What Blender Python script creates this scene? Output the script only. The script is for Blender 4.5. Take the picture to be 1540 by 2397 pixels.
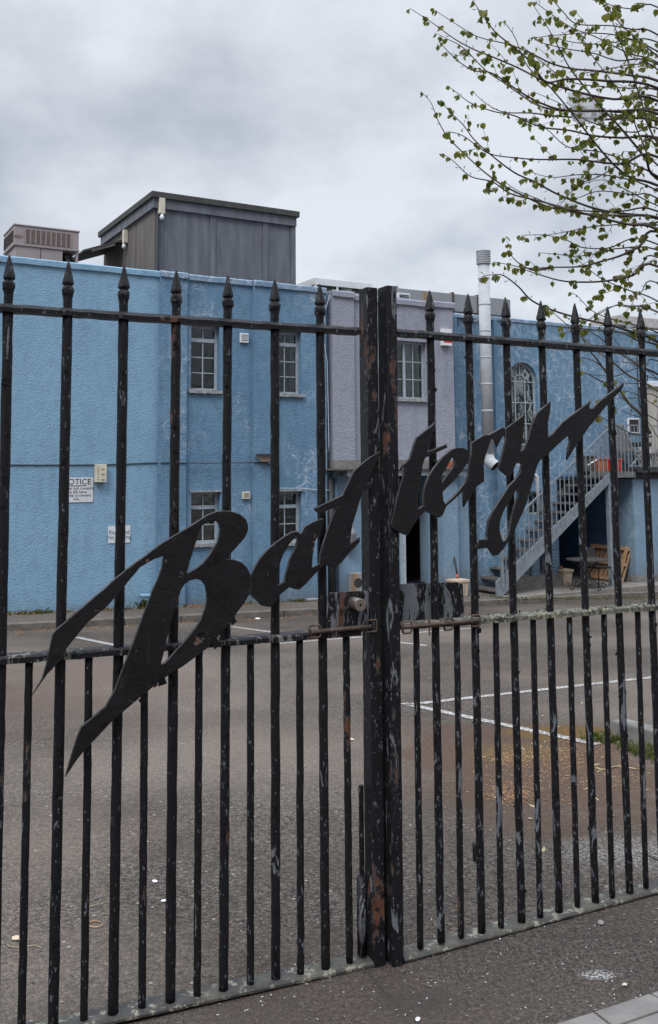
import bpy, bmesh, math, random
from mathutils import Vector, Matrix
R = math.radians
random.seed(7)
for o in list(bpy.data.objects): bpy.data.objects.remove(o)
S = bpy.context.scene
COL = S.collection

# ------------------------------------------------------------------ camera
F = 2250.0; PX = 770.0; PY = 874.0; IW = 1540.0; IH = 2397.0
CAM = Vector((0, 0, 1.6))
U = Vector((-0.0072, 0.9948, -0.1014)).normalized()      # world up in camera axes
B = Vector((0, 0, -1)); Yw = (B - B.dot(U) * U).normalized(); Xw = Yw.cross(U)
ROT = Matrix((Xw, Yw, U))                                 # camera -> world
cd = bpy.data.cameras.new("camera"); cam = bpy.data.objects.new("camera", cd); COL.objects.link(cam)
cam.matrix_world = Matrix.Translation(CAM) @ ROT.to_4x4()
cd.sensor_fit = 'AUTO'; cd.sensor_width = 36; cd.lens = 36 * F / IH
cd.shift_y = -(IH / 2 - PY) / IH; cd.shift_x = 0
cd.clip_start = 0.05; cd.clip_end = 2000
S.camera = cam
S.render.resolution_x = 658; S.render.resolution_y = 1024

# ------------------------------------------------------------------ sky, sun, exposure
S.view_settings.view_transform = 'Standard'; S.view_settings.look = 'None'
S.view_settings.exposure = 1.1; S.view_settings.gamma = 1.0
W = bpy.data.worlds.new("World"); S.world = W; W.use_nodes = True
nt = W.node_tree; nt.nodes.clear()
def N(t, **k):
    n = nt.nodes.new(t)
    for a, b in k.items(): setattr(n, a, b)
    return n
out = N('ShaderNodeOutputWorld'); tc = N('ShaderNodeTexCoord'); sep = N('ShaderNodeSeparateXYZ')
nt.links.new(tc.outputs['Generated'], sep.inputs[0])
def WM(op, a, b=None, c=None):
    m = N('ShaderNodeMath', operation=op)
    for i, v in enumerate((a, b, c)):
        if v is None: continue
        if isinstance(v, (int, float)): m.inputs[i].default_value = v
        else: nt.links.new(v, m.inputs[i])
    return m.outputs[0]
zc = WM('ADD', WM('MAXIMUM', sep.outputs[2], 0.0), 0.42)
cmb = N('ShaderNodeCombineXYZ')
nt.links.new(WM('DIVIDE', sep.outputs[0], zc), cmb.inputs[0]); nt.links.new(WM('DIVIDE', sep.outputs[1], zc), cmb.inputs[1])
mp = N('ShaderNodeMapping'); mp.inputs['Location'].default_value = (1.95, -6.3, 3.3); nt.links.new(cmb.outputs[0], mp.inputs[0])
n1 = N('ShaderNodeTexNoise'); n1.inputs['Scale'].default_value = 1.05; n1.inputs['Detail'].default_value = 5; n1.inputs['Roughness'].default_value = 0.5; n1.inputs['Distortion'].default_value = 0.5
n2 = N('ShaderNodeTexNoise'); n2.inputs['Scale'].default_value = 3.6; n2.inputs['Detail'].default_value = 6; n2.inputs['Roughness'].default_value = 0.55
nt.links.new(mp.outputs[0], n1.inputs[0]); nt.links.new(mp.outputs[0], n2.inputs[0])
cl = WM('ADD', WM('MULTIPLY', n1.outputs[0], 0.66), WM('MULTIPLY', n2.outputs[0], 0.34))
cr = N('ShaderNodeValToRGB'); nt.links.new(cl, cr.inputs[0])
e = cr.color_ramp.elements
e[0].position = 0.435; e[0].color = (0.155, 0.172, 0.200, 1)
e[1].position = 0.60; e[1].color = (0.390, 0.406, 0.436, 1)
m_ = e.new(0.47); m_.color = (0.218, 0.238, 0.272, 1)
m_ = e.new(0.54); m_.color = (0.312, 0.330, 0.360, 1)
mr = N('ShaderNodeMapRange', interpolation_type='SMOOTHSTEP')
nt.links.new(sep.outputs[2], mr.inputs[0]); mr.inputs[1].default_value = 0.45; mr.inputs[2].default_value = 0.95; mr.inputs[3].default_value = 1.0; mr.inputs[4].default_value = 5.2
bg = N('ShaderNodeBackground'); nt.links.new(cr.outputs[0], bg.inputs[0]); nt.links.new(mr.outputs[0], bg.inputs[1])
sky = N('ShaderNodeTexSky'); sky.sky_type = 'NISHITA'; sky.sun_disc = False; sky.sun_elevation = R(50); sky.sun_rotation = R(205)
bg2 = N('ShaderNodeBackground'); nt.links.new(sky.outputs[0], bg2.inputs[0]); bg2.inputs[1].default_value = 0.06
mx = N('ShaderNodeMixShader'); mx.inputs[0].default_value = 0.12
nt.links.new(bg.outputs[0], mx.inputs[1]); nt.links.new(bg2.outputs[0], mx.inputs[2]); nt.links.new(mx.outputs[0], out.inputs[0])
sl = bpy.data.lights.new("sun", 'SUN'); sl.energy = 1.0; sl.angle = R(25); sl.color = (1, 0.97, 0.93)
so = bpy.data.objects.new("sun", sl); COL.objects.link(so)
az, el = R(205), R(50)      # behind the camera and to its left
so.rotation_euler = (-Vector((math.sin(az) * math.cos(el), math.cos(az) * math.cos(el), math.sin(el)))).to_track_quat('-Z', 'Y').to_euler()

# ------------------------------------------------------------------ measuring helpers
def ray(px, py):
    v = Vector(((px - PX) / F, (PY - py) / F, -1.0))
    return (ROT @ v).normalized()
class Plane:
    """vertical plane: origin, direction u along it, normal n towards the street"""
    def __init__(s, P, vpx):
        d = ray(vpx, 1100); d.z = 0; s.u = d.normalized(); s.P = Vector((P.x, P.y, 0))
        s.n = Vector((s.u.y, -s.u.x, 0))
        if s.n.dot(CAM - P) < 0: s.n = -s.n
    def sh(s, px, py, off=0.0):
        d = ray(px, py); q = s.P + s.n * off
        t = (q - CAM).dot(s.n) / d.dot(s.n); X = CAM + d * t
        return (X - s.P).dot(s.u), X.z
    def w(s, a, h, off=0.0):
        v = s.P + s.u * a + s.n * off; return Vector((v.x, v.y, h))
    def at(s, px, py, off=0.0):
        a, h = s.sh(px, py, off); return s.w(a, h, off)
def on_z(px, py, z):
    d = ray(px, py); return CAM + d * ((z - CAM.z) / d.z)
def at_y(px, py, Y):
    d = ray(px, py); return CAM + d * (Y / d.y)

# ------------------------------------------------------------------ object helpers
def tag(o, label=None, cat=None, group=None, kind=None):
    if label: o['label'] = label
    if cat: o['category'] = cat
    if group: o['group'] = group
    if kind: o['kind'] = kind
    return o
def thing(name, label, cat, loc, group=None):
    o = bpy.data.objects.new(name, None); COL.objects.link(o); o.location = Vector(loc); o.empty_display_size = 0.1
    return tag(o, label, cat, group)
def wloc(o):
    v = Vector((0, 0, 0))
    if o.type == 'EMPTY': v = Vector(o.location)
    return v
class MB:
    def __init__(s): s.b = bmesh.new()
    def hexa(s, c):
        v = [s.b.verts.new(p) for p in c]
        for f in ((0, 3, 2, 1), (4, 5, 6, 7), (0, 1, 5, 4), (1, 2, 6, 5), (2, 3, 7, 6), (3, 0, 4, 7)):
            s.b.faces.new([v[i] for i in f])
        return s
    def box(s, pl, s0, s1, h0, h1, o0, o1):
        return s.hexa([pl.w(s0, h0, o0), pl.w(s1, h0, o0), pl.w(s1, h0, o1), pl.w(s0, h0, o1),
                       pl.w(s0, h1, o0), pl.w(s1, h1, o0), pl.w(s1, h1, o1), pl.w(s0, h1, o1)])
    def bar(s, a, b, wx, wz, up=Vector((0, 0, 1))):
        a = Vector(a); b = Vector(b); d = (b - a).normalized()
        x = d.cross(up)
        if x.length < 1e-4: x = d.cross(Vector((0, 1, 0)))
        x.normalize(); z = x.cross(d)
        c = []
        for p in (a, b):
            for sx, sz in ((-1, -1), (1, -1), (1, 1), (-1, 1)): c.append(p + x * sx * wx / 2 + z * sz * wz / 2)
        return s.hexa(c)
    def tube(s, pts, rad, seg=8, caps=True, jit=0.0, rj=0.0, rng=random):
        pts = [Vector(p) for p in pts]; n = len(pts)
        if not isinstance(rad, (list, tuple)): rad = [rad] * n
        rings = []; ref = None
        for i, p in enumerate(pts):
            d = (pts[min(i + 1, n - 1)] - pts[max(i - 1, 0)])
            if d.length < 1e-9: d = Vector((0, 0, 1))
            d.normalize()
            if ref is None:
                ref = Vector((1, 0, 0)) if abs(d.x) < 0.9 else Vector((0, 1, 0))
            x = (ref - d * ref.dot(d))
            if x.length < 1e-5: x = d.orthogonal()
            x.normalize(); y = d.cross(x); ref = x
            q = p + Vector((rng.uniform(-jit, jit), rng.uniform(-jit, jit), 0))
            rings.append([s.b.verts.new(q + (x * math.cos(2 * math.pi * k / seg) + y * math.sin(2 * math.pi * k / seg)) * rad[i] * (1 + rng.uniform(-rj, rj))) for k in range(seg)])
        for i in range(n - 1):
            for k in range(seg):
                s.b.faces.new([rings[i][k], rings[i][(k + 1) % seg], rings[i + 1][(k + 1) % seg], rings[i + 1][k]])
        if caps:
            s.b.faces.new(rings[0][::-1]); s.b.faces.new(rings[-1])
        return s
    def lathe(s, base, prof, seg=12, rj=0.0):
        return s.tube([Vector(base) + Vector((0, 0, h)) for h, r in prof], [r for h, r in prof], seg, True, 0, rj)
    def face(s, pts):
        s.b.faces.new([s.b.verts.new(p) for p in pts]); return s
    def prism(s, pts, vec):
        a = [s.b.verts.new(p) for p in pts]; c = [s.b.verts.new(Vector(p) + vec) for p in pts]; n = len(pts)
        s.b.faces.new(a); s.b.faces.new(c[::-1])
        for i in range(n): s.b.faces.new([a[i], c[i], c[(i + 1) % n], a[(i + 1) % n]])
        return s
    def build(s, name, mat, parent=None, smooth=False, bevel=0.0, loc=None):
        me = bpy.data.meshes.new(name)
        bmesh.ops.recalc_face_normals(s.b, faces=s.b.faces)
        s.b.to_mesh(me); s.b.free()
        o = bpy.data.objects.new(name, me); COL.objects.link(o)
        if mat is not None: me.materials.append(mat)
        if smooth:
            for p in me.polygons: p.use_smooth = True
        if parent is not None:
            o.parent = parent
            r = parent
            while r.parent is not None: r = r.parent
            if parent.type == 'EMPTY': o.matrix_parent_inverse = Matrix.Translation(-Vector(parent.location))
        else:
            if loc is None:
                loc = sum((v.co for v in me.vertices), Vector()) / len(me.vertices)
            loc = Vector(loc); me.transform(Matrix.Translation(-loc)); o.location = loc
        if bevel > 0:
            m = o.modifiers.new('bevel', 'BEVEL'); m.width = bevel; m.segments = 2; m.limit_method = 'ANGLE'; m.angle_limit = R(40)
        return o
def plate(name, pl, outline, holes, off, thick, mat, parent, bevel=0.0008, px=True):
    """flat cut plate standing parallel to pl"""
    cu = bpy.data.curves.new('c', 'CURVE'); cu.dimensions = '2D'; cu.fill_mode = 'BOTH'
    cu.extrude = thick / 2; cu.bevel_depth = bevel; cu.bevel_resolution = 1; cu.offset = -bevel * 0.3
    for loop in [outline] + holes:
        sp = cu.splines.new('POLY'); pts = [pl.sh(x, y, off) if px else (x, y) for x, y in loop]
        sp.points.add(len(pts) - 1); sp.use_cyclic_u = True
        for i, (a, h) in enumerate(pts): sp.points[i].co = (a, h, 0, 1)
    return curve_to(cu, name, pl, off, mat, parent)
def curve_to(cu, name, pl, off, mat, parent, s0=0, h0=0):
    t = bpy.data.objects.new('t', cu); COL.objects.link(t)
    bpy.context.view_layer.update()
    me = bpy.data.meshes.new_from_object(t.evaluated_get(bpy.context.evaluated_depsgraph_get()))
    bpy.data.objects.remove(t); bpy.data.curves.remove(cu)
    for v in me.vertices: v.co = pl.w(s0 + v.co.x, h0 + v.co.y, off + v.co.z)
    me.materials.clear(); me.materials.append(mat); me.name = name
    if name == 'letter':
        me.materials.append(M['worn_edge_highlight'])
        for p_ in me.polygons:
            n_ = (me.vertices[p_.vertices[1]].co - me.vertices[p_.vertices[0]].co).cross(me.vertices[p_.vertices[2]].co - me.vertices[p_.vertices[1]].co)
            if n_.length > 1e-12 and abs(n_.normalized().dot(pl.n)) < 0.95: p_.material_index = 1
    o = bpy.data.objects.new(name, me); COL.objects.link(o); o.parent = parent
    if parent.type == 'EMPTY': o.matrix_parent_inverse = Matrix.Translation(-Vector(parent.location))
    return o
def text(s, pl, px, py, size, off, mat, parent, name='lettering', align='CENTER', sx=1.0):
    cu = bpy.data.curves.new('t', 'FONT'); cu.body = s; cu.size = size; cu.align_x = align; cu.extrude = 0.0006
    a, h = pl.sh(px, py, off)
    return curve_to(cu, name, pl, off, mat, parent, a, h)

# ------------------------------------------------------------------ materials
class Mat:
    def __init__(s, name, color=(0.5, 0.5, 0.5), rough=0.7, metal=0.0, spec=0.4):
        s.m = bpy.data.materials.new(name); s.m.use_nodes = True; s.t = s.m.node_tree
        s.p = s.t.nodes['Principled BSDF']
        s.p.inputs['Base Color'].default_value = (*color, 1); s.p.inputs['Roughness'].default_value = rough
        s.p.inputs['Metallic'].default_value = metal; s.p.inputs['Specular IOR Level'].default_value = spec
        s.pos = None
    def n(s, t, **k):
        n = s.t.nodes.new(t)
        for a, b in k.items(): setattr(n, a, b)
        return n
    def L(s, a, b): s.t.links.new(a, b)
    def P(s, scale=(1, 1, 1), loc=(0, 0, 0)):
        if s.pos is None: s.pos = s.n('ShaderNodeNewGeometry').outputs['Position']
        m = s.n('ShaderNodeMapping'); m.inputs['Scale'].default_value = scale; m.inputs['Location'].default_value = loc
        s.L(s.pos, m.inputs[0]); return m.outputs[0]
    def noise(s, scale, detail=4, rough=0.5, vec=None, dist=0.0):
        t = s.n('ShaderNodeTexNoise'); t.inputs['Scale'].default_value = scale; t.inputs['Detail'].default_value = detail
        t.inputs['Roughness'].default_value = rough; t.inputs['Distortion'].default_value = dist
        s.L(vec if vec is not None else s.P(), t.inputs[0]); return t.outputs[0]
    def vor(s, scale, feature='F1', vec=None, out='Distance'):
        t = s.n('ShaderNodeTexVoronoi', feature=feature); t.inputs['Scale'].default_value = scale
        s.L(vec if vec is not None else s.P(), t.inputs[0]); return t.outputs[out]
    def ramp(s, fac, *stops):
        r = s.n('ShaderNodeValToRGB'); s.L(fac, r.inputs[0]); e = r.color_ramp.elements
        while len(e) < len(stops): e.new(0.5)
        for i, (p, c) in enumerate(stops):
            e[i].position = p; e[i].color = (c, c, c, 1) if isinstance(c, (int, float)) else (*c, 1)
        return r.outputs[0]
    def mix(s, fac, a, b, mode='MIX'):
        m = s.n('ShaderNodeMix', data_type='RGBA', blend_type=mode)
        if isinstance(fac, (int, float)): m.inputs[0].default_value = fac
        else: s.L(fac, m.inputs[0])
        for i, v in ((6, a), (7, b)):
            if isinstance(v, tuple): m.inputs[i].default_value = (*v, 1)
            else: s.L(v, m.inputs[i])
        return m.outputs[2]
    def math(s, op, a, b=0.0):
        m = s.n('ShaderNodeMath', operation=op)
        for i, v in enumerate((a, b)):
            if isinstance(v, (int, float)): m.inputs[i].default_value = v
            else: s.L(v, m.inputs[i])
        return m.outputs[0]
    def col(s, c): s.L(c, s.p.inputs['Base Color']); return s
    def rough(s, c): s.L(c, s.p.inputs['Roughness']); return s
    def bump(s, h, strength=0.5, dist=0.01):
        b = s.n('ShaderNodeBump'); b.inputs['Strength'].default_value = strength; b.inputs['Distance'].default_value = dist
        s.L(h, b.inputs['Height'])
        if s.p.inputs['Normal'].is_linked: s.L(s.p.inputs['Normal'].links[0].from_socket, b.inputs['Normal'])
        s.L(b.outputs[0], s.p.inputs['Normal']); return s

def peeling(name, wear, rust=0.0, lowbias=0.0, primer=(0.15, 0.165, 0.185), base=(0.006, 0.006, 0.0075)):
    m = Mat(name, rough=0.5, spec=0.22)
    a = m.noise(9, 7, 0.62, m.P((2.2, 2.2, 0.5)), 1.2)
    a = m.math('ADD', a, m.math('MULTIPLY', m.math('SUBTRACT', m.noise(1.6, 3, 0.6, m.P((3, 3, 0.9), (6, 2, 8))), 0.5), 0.28))
    if lowbias:
        sx = m.n('ShaderNodeSeparateXYZ'); m.L(m.P(), sx.inputs[0])
        a = m.math('SUBTRACT', a, m.math('MULTIPLY', sx.outputs[2], lowbias))
    th = 0.70 - wear
    mask = m.ramp(a, (th, 0.0), (th + 0.012, 1.0))
    fine = m.ramp(m.noise(55, 5, 0.7, m.P((1.5, 1.5, 0.7), (3, 1, 2))), (0.64 - wear * 0.4, 0.0), (0.655 - wear * 0.4, 1.0))
    mk = m.math('MAXIMUM', mask, m.math('MULTIPLY', fine, 0.8))
    prim = m.mix(m.noise(30, 4), primer, tuple(c * 0.6 for c in primer))
    if rust > 0:
        rm = m.ramp(m.noise(6, 6, 0.6, m.P((2, 2, 0.6), (9, 4, 1))), (0.72 - rust, 0.0), (0.76 - rust, 1.0))
        rc = m.mix(m.noise(40, 5), (0.055, 0.026, 0.017), (0.135, 0.062, 0.036))
        prim = m.mix(rm, prim, rc)
        mk = m.math('MAXIMUM', mk, m.math('MULTIPLY', m.ramp(m.noise(24, 6, 0.7), (0.42, 0.0), (0.5, 1.0)), rm))
    bl = m.mix(m.noise(14, 6, 0.6), base, tuple(c * 2.0 for c in base))
    m.col(m.mix(mk, bl, prim)); m.rough(m.ramp(mk, (0, 0.5), (1, 0.85)))
    m.bump(m.math('SUBTRACT', 1.0, mk), 0.7, 0.0012)
    m.bump(m.noise(60, 5, 0.6), 0.5, 0.0012)
    return m.m
M = {}
M['paint_left'] = peeling('peeling black paint, mostly whole', 0.055, 0.08, 0.014)
M['paint_right'] = peeling('peeling black paint, flaking to grey primer', 0.120, 0.05, 0.035)
M['paint_post'] = peeling('peeling black paint with rust', 0.085, 0.12, 0.004)
M['paint_plate'] = peeling('flaked black plate', 0.19, 0.12, 0.0)
M['paint_rail'] = peeling('weathered black rail', 0.15, 0.06, 0.0, primer=(0.17, 0.165, 0.15))
mm = Mat('lichen crusted rail'); a = mm.noise(35, 7, 0.7)
c = mm.mix(mm.ramp(a, (0.46, 0), (0.54, 1)), (0.03, 0.03, 0.028), (0.13, 0.13, 0.105))
c = mm.mix(mm.ramp(mm.noise(70, 5, 0.7, mm.P((1, 1, 1), (2, 2, 2))), (0.56, 0), (0.60, 1)), c, (0.28, 0.27, 0.18))
mm.col(c).bump(a, 0.8, 0.003); M['lichen'] = mm.m
mm = Mat('bottom rail grey'); a = mm.noise(9, 6, 0.6)
c = mm.mix(mm.ramp(a, (0.45, 0), (0.65, 1)), (0.040, 0.039, 0.038), (0.078, 0.076, 0.060))
c = mm.mix(mm.ramp(mm.noise(28, 6, 0.75), (0.55, 0), (0.60, 1)), c, (0.21, 0.205, 0.16))
mm.col(c).bump(mm.noise(60, 5), 0.6, 0.003); M['bottom_rail'] = mm.m
mm = Mat('black lettering plate', rough=0.42, spec=0.25); a = mm.noise(5, 6, 0.6)
c = mm.mix(a, (0.0035, 0.0035, 0.0045), (0.0115, 0.0112, 0.0125))
c = mm.mix(mm.ramp(mm.noise(38, 6, 0.7), (0.645, 0), (0.665, 1)), c, (0.06, 0.063, 0.067))
c = mm.mix(mm.ramp(mm.noise(8, 6, 0.65, mm.P((1, 1, 1), (7, 7, 7))), (0.70, 0), (0.715, 1)), c, (0.11, 0.075, 0.055))
stk = mm.noise(30, 5, 0.7, mm.P((1.0, 1.0, 0.28)))
c = mm.mix(mm.ramp(stk, (0.62, 0), (0.74, 1)), c, (0.024, 0.024, 0.026))
mm.col(c).rough(mm.ramp(mm.noise(12, 6, 0.6), (0.3, 0.40), (0.7, 0.7)))
mm.bump(mm.noise(26, 6, 0.65), 0.9, 0.003); mm.bump(mm.noise(9, 5, 0.6, mm.P((1, 1, 4))), 0.5, 0.004); mm.bump(mm.ramp(mm.noise(7, 5, 0.6, mm.P((1, 1, 1), (3, 0, 3))), (0.6, 0), (0.61, 1)), 0.6, 0.0015); M['letter'] = mm.m
mm = Mat('lettering right, more chipped', rough=0.42, spec=0.25); a = mm.noise(5, 6, 0.6)
c = mm.mix(a, (0.0035, 0.0035, 0.0045), (0.013, 0.013, 0.0142))
c = mm.mix(mm.ramp(mm.noise(20, 6, 0.7), (0.66, 0), (0.68, 1)), c, (0.10, 0.105, 0.11))
mm.col(c).rough(mm.ramp(mm.noise(12, 6, 0.6), (0.3, 0.42), (0.7, 0.75)))
mm.bump(mm.noise(20, 6, 0.7), 1.0, 0.004); M['letter2'] = mm.m

def stucco(name, c0, c1, crack=0.0, bumpk=1.0, dirt=0.3, grain=26, wh=(0.55, 0.60, 0.66)):
    m = Mat(name, rough=0.85, spec=0.2)
    big = m.noise(0.8, 5, 0.6)
    c = m.mix(m.ramp(big, (0.3, 0), (0.7, 1)), c0, c1)
    sm = m.noise(9, 6, 0.65, m.P((1, 1, 0.5)))
    c = m.mix(m.math('MULTIPLY', m.ramp(sm, (0.45, 0), (0.75, 1)), dirt), c, tuple(x * 0.6 for x in c0))
    if crack > 0:
        wob = m.n('ShaderNodeVectorMath', operation='ADD')
        nn = m.n('ShaderNodeTexNoise'); nn.inputs['Scale'].default_value = 6.0; nn.inputs['Detail'].default_value = 3; m.L(m.P(), nn.inputs[0])
        sc = m.n('ShaderNodeVectorMath', operation='SCALE'); m.L(nn.outputs['Color'], sc.inputs[0]); sc.inputs[3].default_value = 0.07
        m.L(m.P(), wob.inputs[0]); m.L(sc.outputs[0], wob.inputs[1])
        d = m.vor(2.6, 'DISTANCE_TO_EDGE', wob.outputs[0])
        d2 = m.vor(5.5, 'DISTANCE_TO_EDGE', wob.outputs[0])
        ln = m.math('MAXIMUM', m.ramp(d, (0.0, 1.0), (0.035, 0.0)), m.math('MULTIPLY', m.ramp(d2, (0.0, 1.0), (0.055, 0.0)), 0.8))
        gate = m.ramp(m.noise(0.9, 4, 0.6, m.P((1, 1, 1), (5, 5, 5))), (0.60 - crack * 0.28, 0), (0.70 - crack * 0.25, 1))
        brk = m.ramp(m.noise(5, 5, 0.6), (0.40, 0.0), (0.60, 1.0))
        k = m.math('MULTIPLY', m.math('MULTIPLY', ln, gate), brk)
        bl = m.math('MULTIPLY', m.math('MULTIPLY', m.ramp(m.noise(11, 6, 0.72), (0.50, 0), (0.72, 1)), gate), 0.55)
        c = m.mix(m.math('MINIMUM', m.math('MULTIPLY', m.math('MAXIMUM', k, bl), 0.72), 1.0), c, wh)
    stn = m.ramp(m.noise(2.4, 6, 0.65, m.P((2.2, 2.2, 0.22), (4, 4, 4))), (0.52, 0), (0.78, 1))
    c = m.mix(m.math('MULTIPLY', stn, 0.45), c, tuple(x * 0.62 for x in c0))
    sz_ = m.n('ShaderNodeSeparateXYZ'); m.L(m.P(), sz_.inputs[0])
    gr = m.math('ADD', m.math('MULTIPLY', sz_.outputs[2], -1.6), m.math('MULTIPLY', m.noise(3.2, 6, 0.7), 1.5))
    c = m.mix(m.math('MULTIPLY', m.ramp(m.math('MULTIPLY', gr, 0.5), (0.62, 0), (0.98, 1)), 0.6), c, (0.13, 0.13, 0.115))
    m.col(c)
    b1 = m.noise(grain, 4, 0.55, m.P((1, 1, 1.3)), 0.5)
    m.bump(b1, 0.9 * bumpk, 0.020); m.bump(m.noise(5, 5, 0.6), 0.35 * bumpk, 0.03)
    m.bump(m.noise(grain * 4, 3, 0.6), 0.35 * bumpk, 0.003)
    return m.m
M['blue_a'] = stucco('bright blue roughcast', (0.200, 0.345, 0.478), (0.230, 0.380, 0.515), 0.0, 0.7, 0.35, 30)
M['blue_b'] = stucco('faded blue render', (0.116, 0.213, 0.322), (0.152, 0.262, 0.376), 0.30, 0.7, 0.5, 24)
M['blue_c'] = stucco('cracked blue render', (0.112, 0.208, 0.312), (0.148, 0.256, 0.370), 1.15, 0.35, 0.5, 24)
M['blue_d'] = stucco('pale blue render', (0.18, 0.27, 0.36), (0.205, 0.30, 0.395), 0.1, 0.6, 0.35, 22)
M['purple'] = stucco('lilac grey render', (0.272, 0.288, 0.350), (0.312, 0.326, 0.388), 0.0, 0.75, 0.35, 24)
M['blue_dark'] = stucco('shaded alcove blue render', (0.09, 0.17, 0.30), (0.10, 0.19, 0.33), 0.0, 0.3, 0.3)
M['coping_b'] = stucco('weathered blue coping', (0.17, 0.26, 0.37), (0.24, 0.33, 0.43), 1.0, 0.6, 0.8)
def simple(name, c, rough=0.7, metal=0.0, var=0.25, sc=8.0, bump=0.15, bd=0.002, stretch=(1, 1, 1)):
    m = Mat(name, c, rough, metal); a = m.noise(sc, 5, 0.6, m.P(stretch))
    m.col(m.mix(m.ramp(a, (0.3, 0), (0.7, 1)), tuple(x * (1 - var) for x in c), tuple(min(1, x * (1 + var)) for x in c)))
    if bump: m.bump(m.noise(sc * 6, 4, 0.6, m.P(stretch)), bump, bd)
    return m.m
M['concrete'] = simple('weathered concrete', (0.17, 0.165, 0.155), 0.9, 0, 0.35, 5, 0.5, 0.004)
M['kerb'] = simple('kerb stone', (0.135, 0.12, 0.105), 0.9, 0, 0.35, 6, 0.5, 0.004)
M['slab'] = simple('paving slab', (0.18, 0.165, 0.15), 0.9, 0, 0.3, 4, 0.4, 0.003)
M['slab_near'] = simple('stone kerb slab', (0.175, 0.165, 0.158), 0.85, 0, 0.25, 8, 0.6, 0.003)
M['galv'] = simple('painted blue-grey steel', (0.195, 0.222, 0.248), 0.6, 0.0, 0.2, 6, 0.2)
M['tread'] = simple('weathered timber tread', (0.075, 0.068, 0.062), 0.9, 0, 0.5, 9, 0.5)
M['tread_top'] = simple('worn tread nosing', (0.13, 0.12, 0.11), 0.9, 0, 0.4, 9, 0.5)
M['flue'] = simple('galvanised flue', (0.40, 0.42, 0.45), 0.6, 0.0, 0.15, 3, 0.08, 0.002)
M['duct'] = simple('weathered duct sheet', (0.235, 0.25, 0.27), 0.55, 0.3, 0.25, 2, 0.1)
mm = Mat('duct rust streak', rough=0.6); c = mm.mix(mm.ramp(mm.noise(2.2, 5, 0.6, mm.P((1.6, 1.6, 0.25))), (0.55, 0), (0.66, 1)), (0.24, 0.25, 0.265), (0.27, 0.17, 0.10)); mm.col(c); M['duct'] = mm.m
M['white'] = simple('white painted metal', (0.66, 0.68, 0.70), 0.5, 0, 0.1, 3, 0.05)
M['cream'] = simple('yellowed plastic', (0.55, 0.52, 0.42), 0.5, 0, 0.12, 9, 0.05)
M['ac'] = simple('beige metal cabinet', (0.29, 0.25, 0.245), 0.5, 0.0, 0.08, 4, 0.05)
M['ac_dark'] = simple('dark louvre gap', (0.03, 0.028, 0.027), 0.7, 0, 0.2)
M['ac_grill'] = simple('brown grille', (0.17, 0.125, 0.11), 0.6, 0, 0.15, 12)
M['wood_grey'] = simple('grey painted ply', (0.115, 0.125, 0.148), 0.62, 0, 0.28, 2.2, 0.25, 0.002, (3, 3, 0.5))
M['wood_brown'] = simple('weathered brown ply', (0.125, 0.112, 0.106), 0.8, 0, 0.35, 3.0, 0.4, 0.003, (5, 5, 0.35))
M['wood_trim'] = simple('dark roof trim', (0.052, 0.052, 0.050), 0.8, 0, 0.3, 8, 0.3)
M['frame'] = simple('pale painted window frame', (0.33, 0.38, 0.42), 0.55, 0, 0.2, 12, 0.1)
M['sill'] = simple('peeling window sill', (0.26, 0.27, 0.28), 0.8, 0, 0.45, 18, 0.5)
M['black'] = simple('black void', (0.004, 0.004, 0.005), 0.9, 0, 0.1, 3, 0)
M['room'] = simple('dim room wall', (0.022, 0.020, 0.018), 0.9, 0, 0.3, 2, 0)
M['curtain'] = simple('net curtain', (0.42, 0.42, 0.42), 0.9, 0, 0.15, 6, 0)
M['blind'] = simple('brown blind', (0.34, 0.29, 0.24), 0.9, 0, 0.12, 3, 0)
M['cable'] = simple('black cable', (0.03, 0.032, 0.036), 0.6, 0, 0.1, 8, 0)
M['cable_white'] = simple('pale cable', (0.45, 0.50, 0.56), 0.6, 0, 0.1, 8, 0)
M['sign_white'] = simple('sign board white', (0.60, 0.62, 0.65), 0.45, 0, 0.08, 6, 0)
M['sign_text'] = simple('black sign lettering', (0.02, 0.022, 0.028), 0.5, 0, 0.05, 6, 0)
M['sign_text2'] = simple('faded blue sign lettering', (0.05, 0.12, 0.18), 0.5, 0, 0.05, 6, 0)
M['red'] = simple('red plastic', (0.55, 0.035, 0.02), 0.45, 0, 0.15, 6, 0.05)
M['orange'] = simple('orange brown plastic', (0.30, 0.11, 0.06), 0.55, 0, 0.25, 6, 0.05)
M['pallet'] = simple('raw pallet timber', (0.36, 0.225, 0.13), 0.85, 0, 0.3, 7, 0.4, 0.002, (2, 2, 2))
M['tub'] = simple('buff plastic tub', (0.52, 0.42, 0.32), 0.7, 0, 0.12, 6, 0.1)
M['iron'] = simple('dark iron', (0.035, 0.032, 0.030), 0.6, 0.3, 0.3, 9, 0.1)
M['table'] = simple('dark table top', (0.055, 0.052, 0.052), 0.5, 0, 0.3, 9, 0.1)
M['chair_wood'] = simple('weathered grey slats', (0.24, 0.24, 0.235), 0.85, 0, 0.3, 9, 0.2)
M['brick'] = simple('red brick', (0.30, 0.10, 0.06), 0.9, 0, 0.3, 14, 0.4)
M['steel'] = simple('brushed steel', (0.42, 0.38, 0.35), 0.32, 0.9, 0.12, 30, 0.1)
M['rusty'] = simple('rusty bolt loops', (0.085, 0.062, 0.050), 0.8, 0.2, 0.45, 40, 0.5, 0.002)
M['worn_edge_highlight'] = simple('worn paint edge', (0.026, 0.026, 0.028), 0.5, 0, 0.9, 16, 0.3)  # letter rims coloured lighter: wear with an edge highlight painted in
M['bark'] = simple('young bark', (0.055, 0.042, 0.036), 0.75, 0, 0.3, 30, 0.3)
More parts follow.
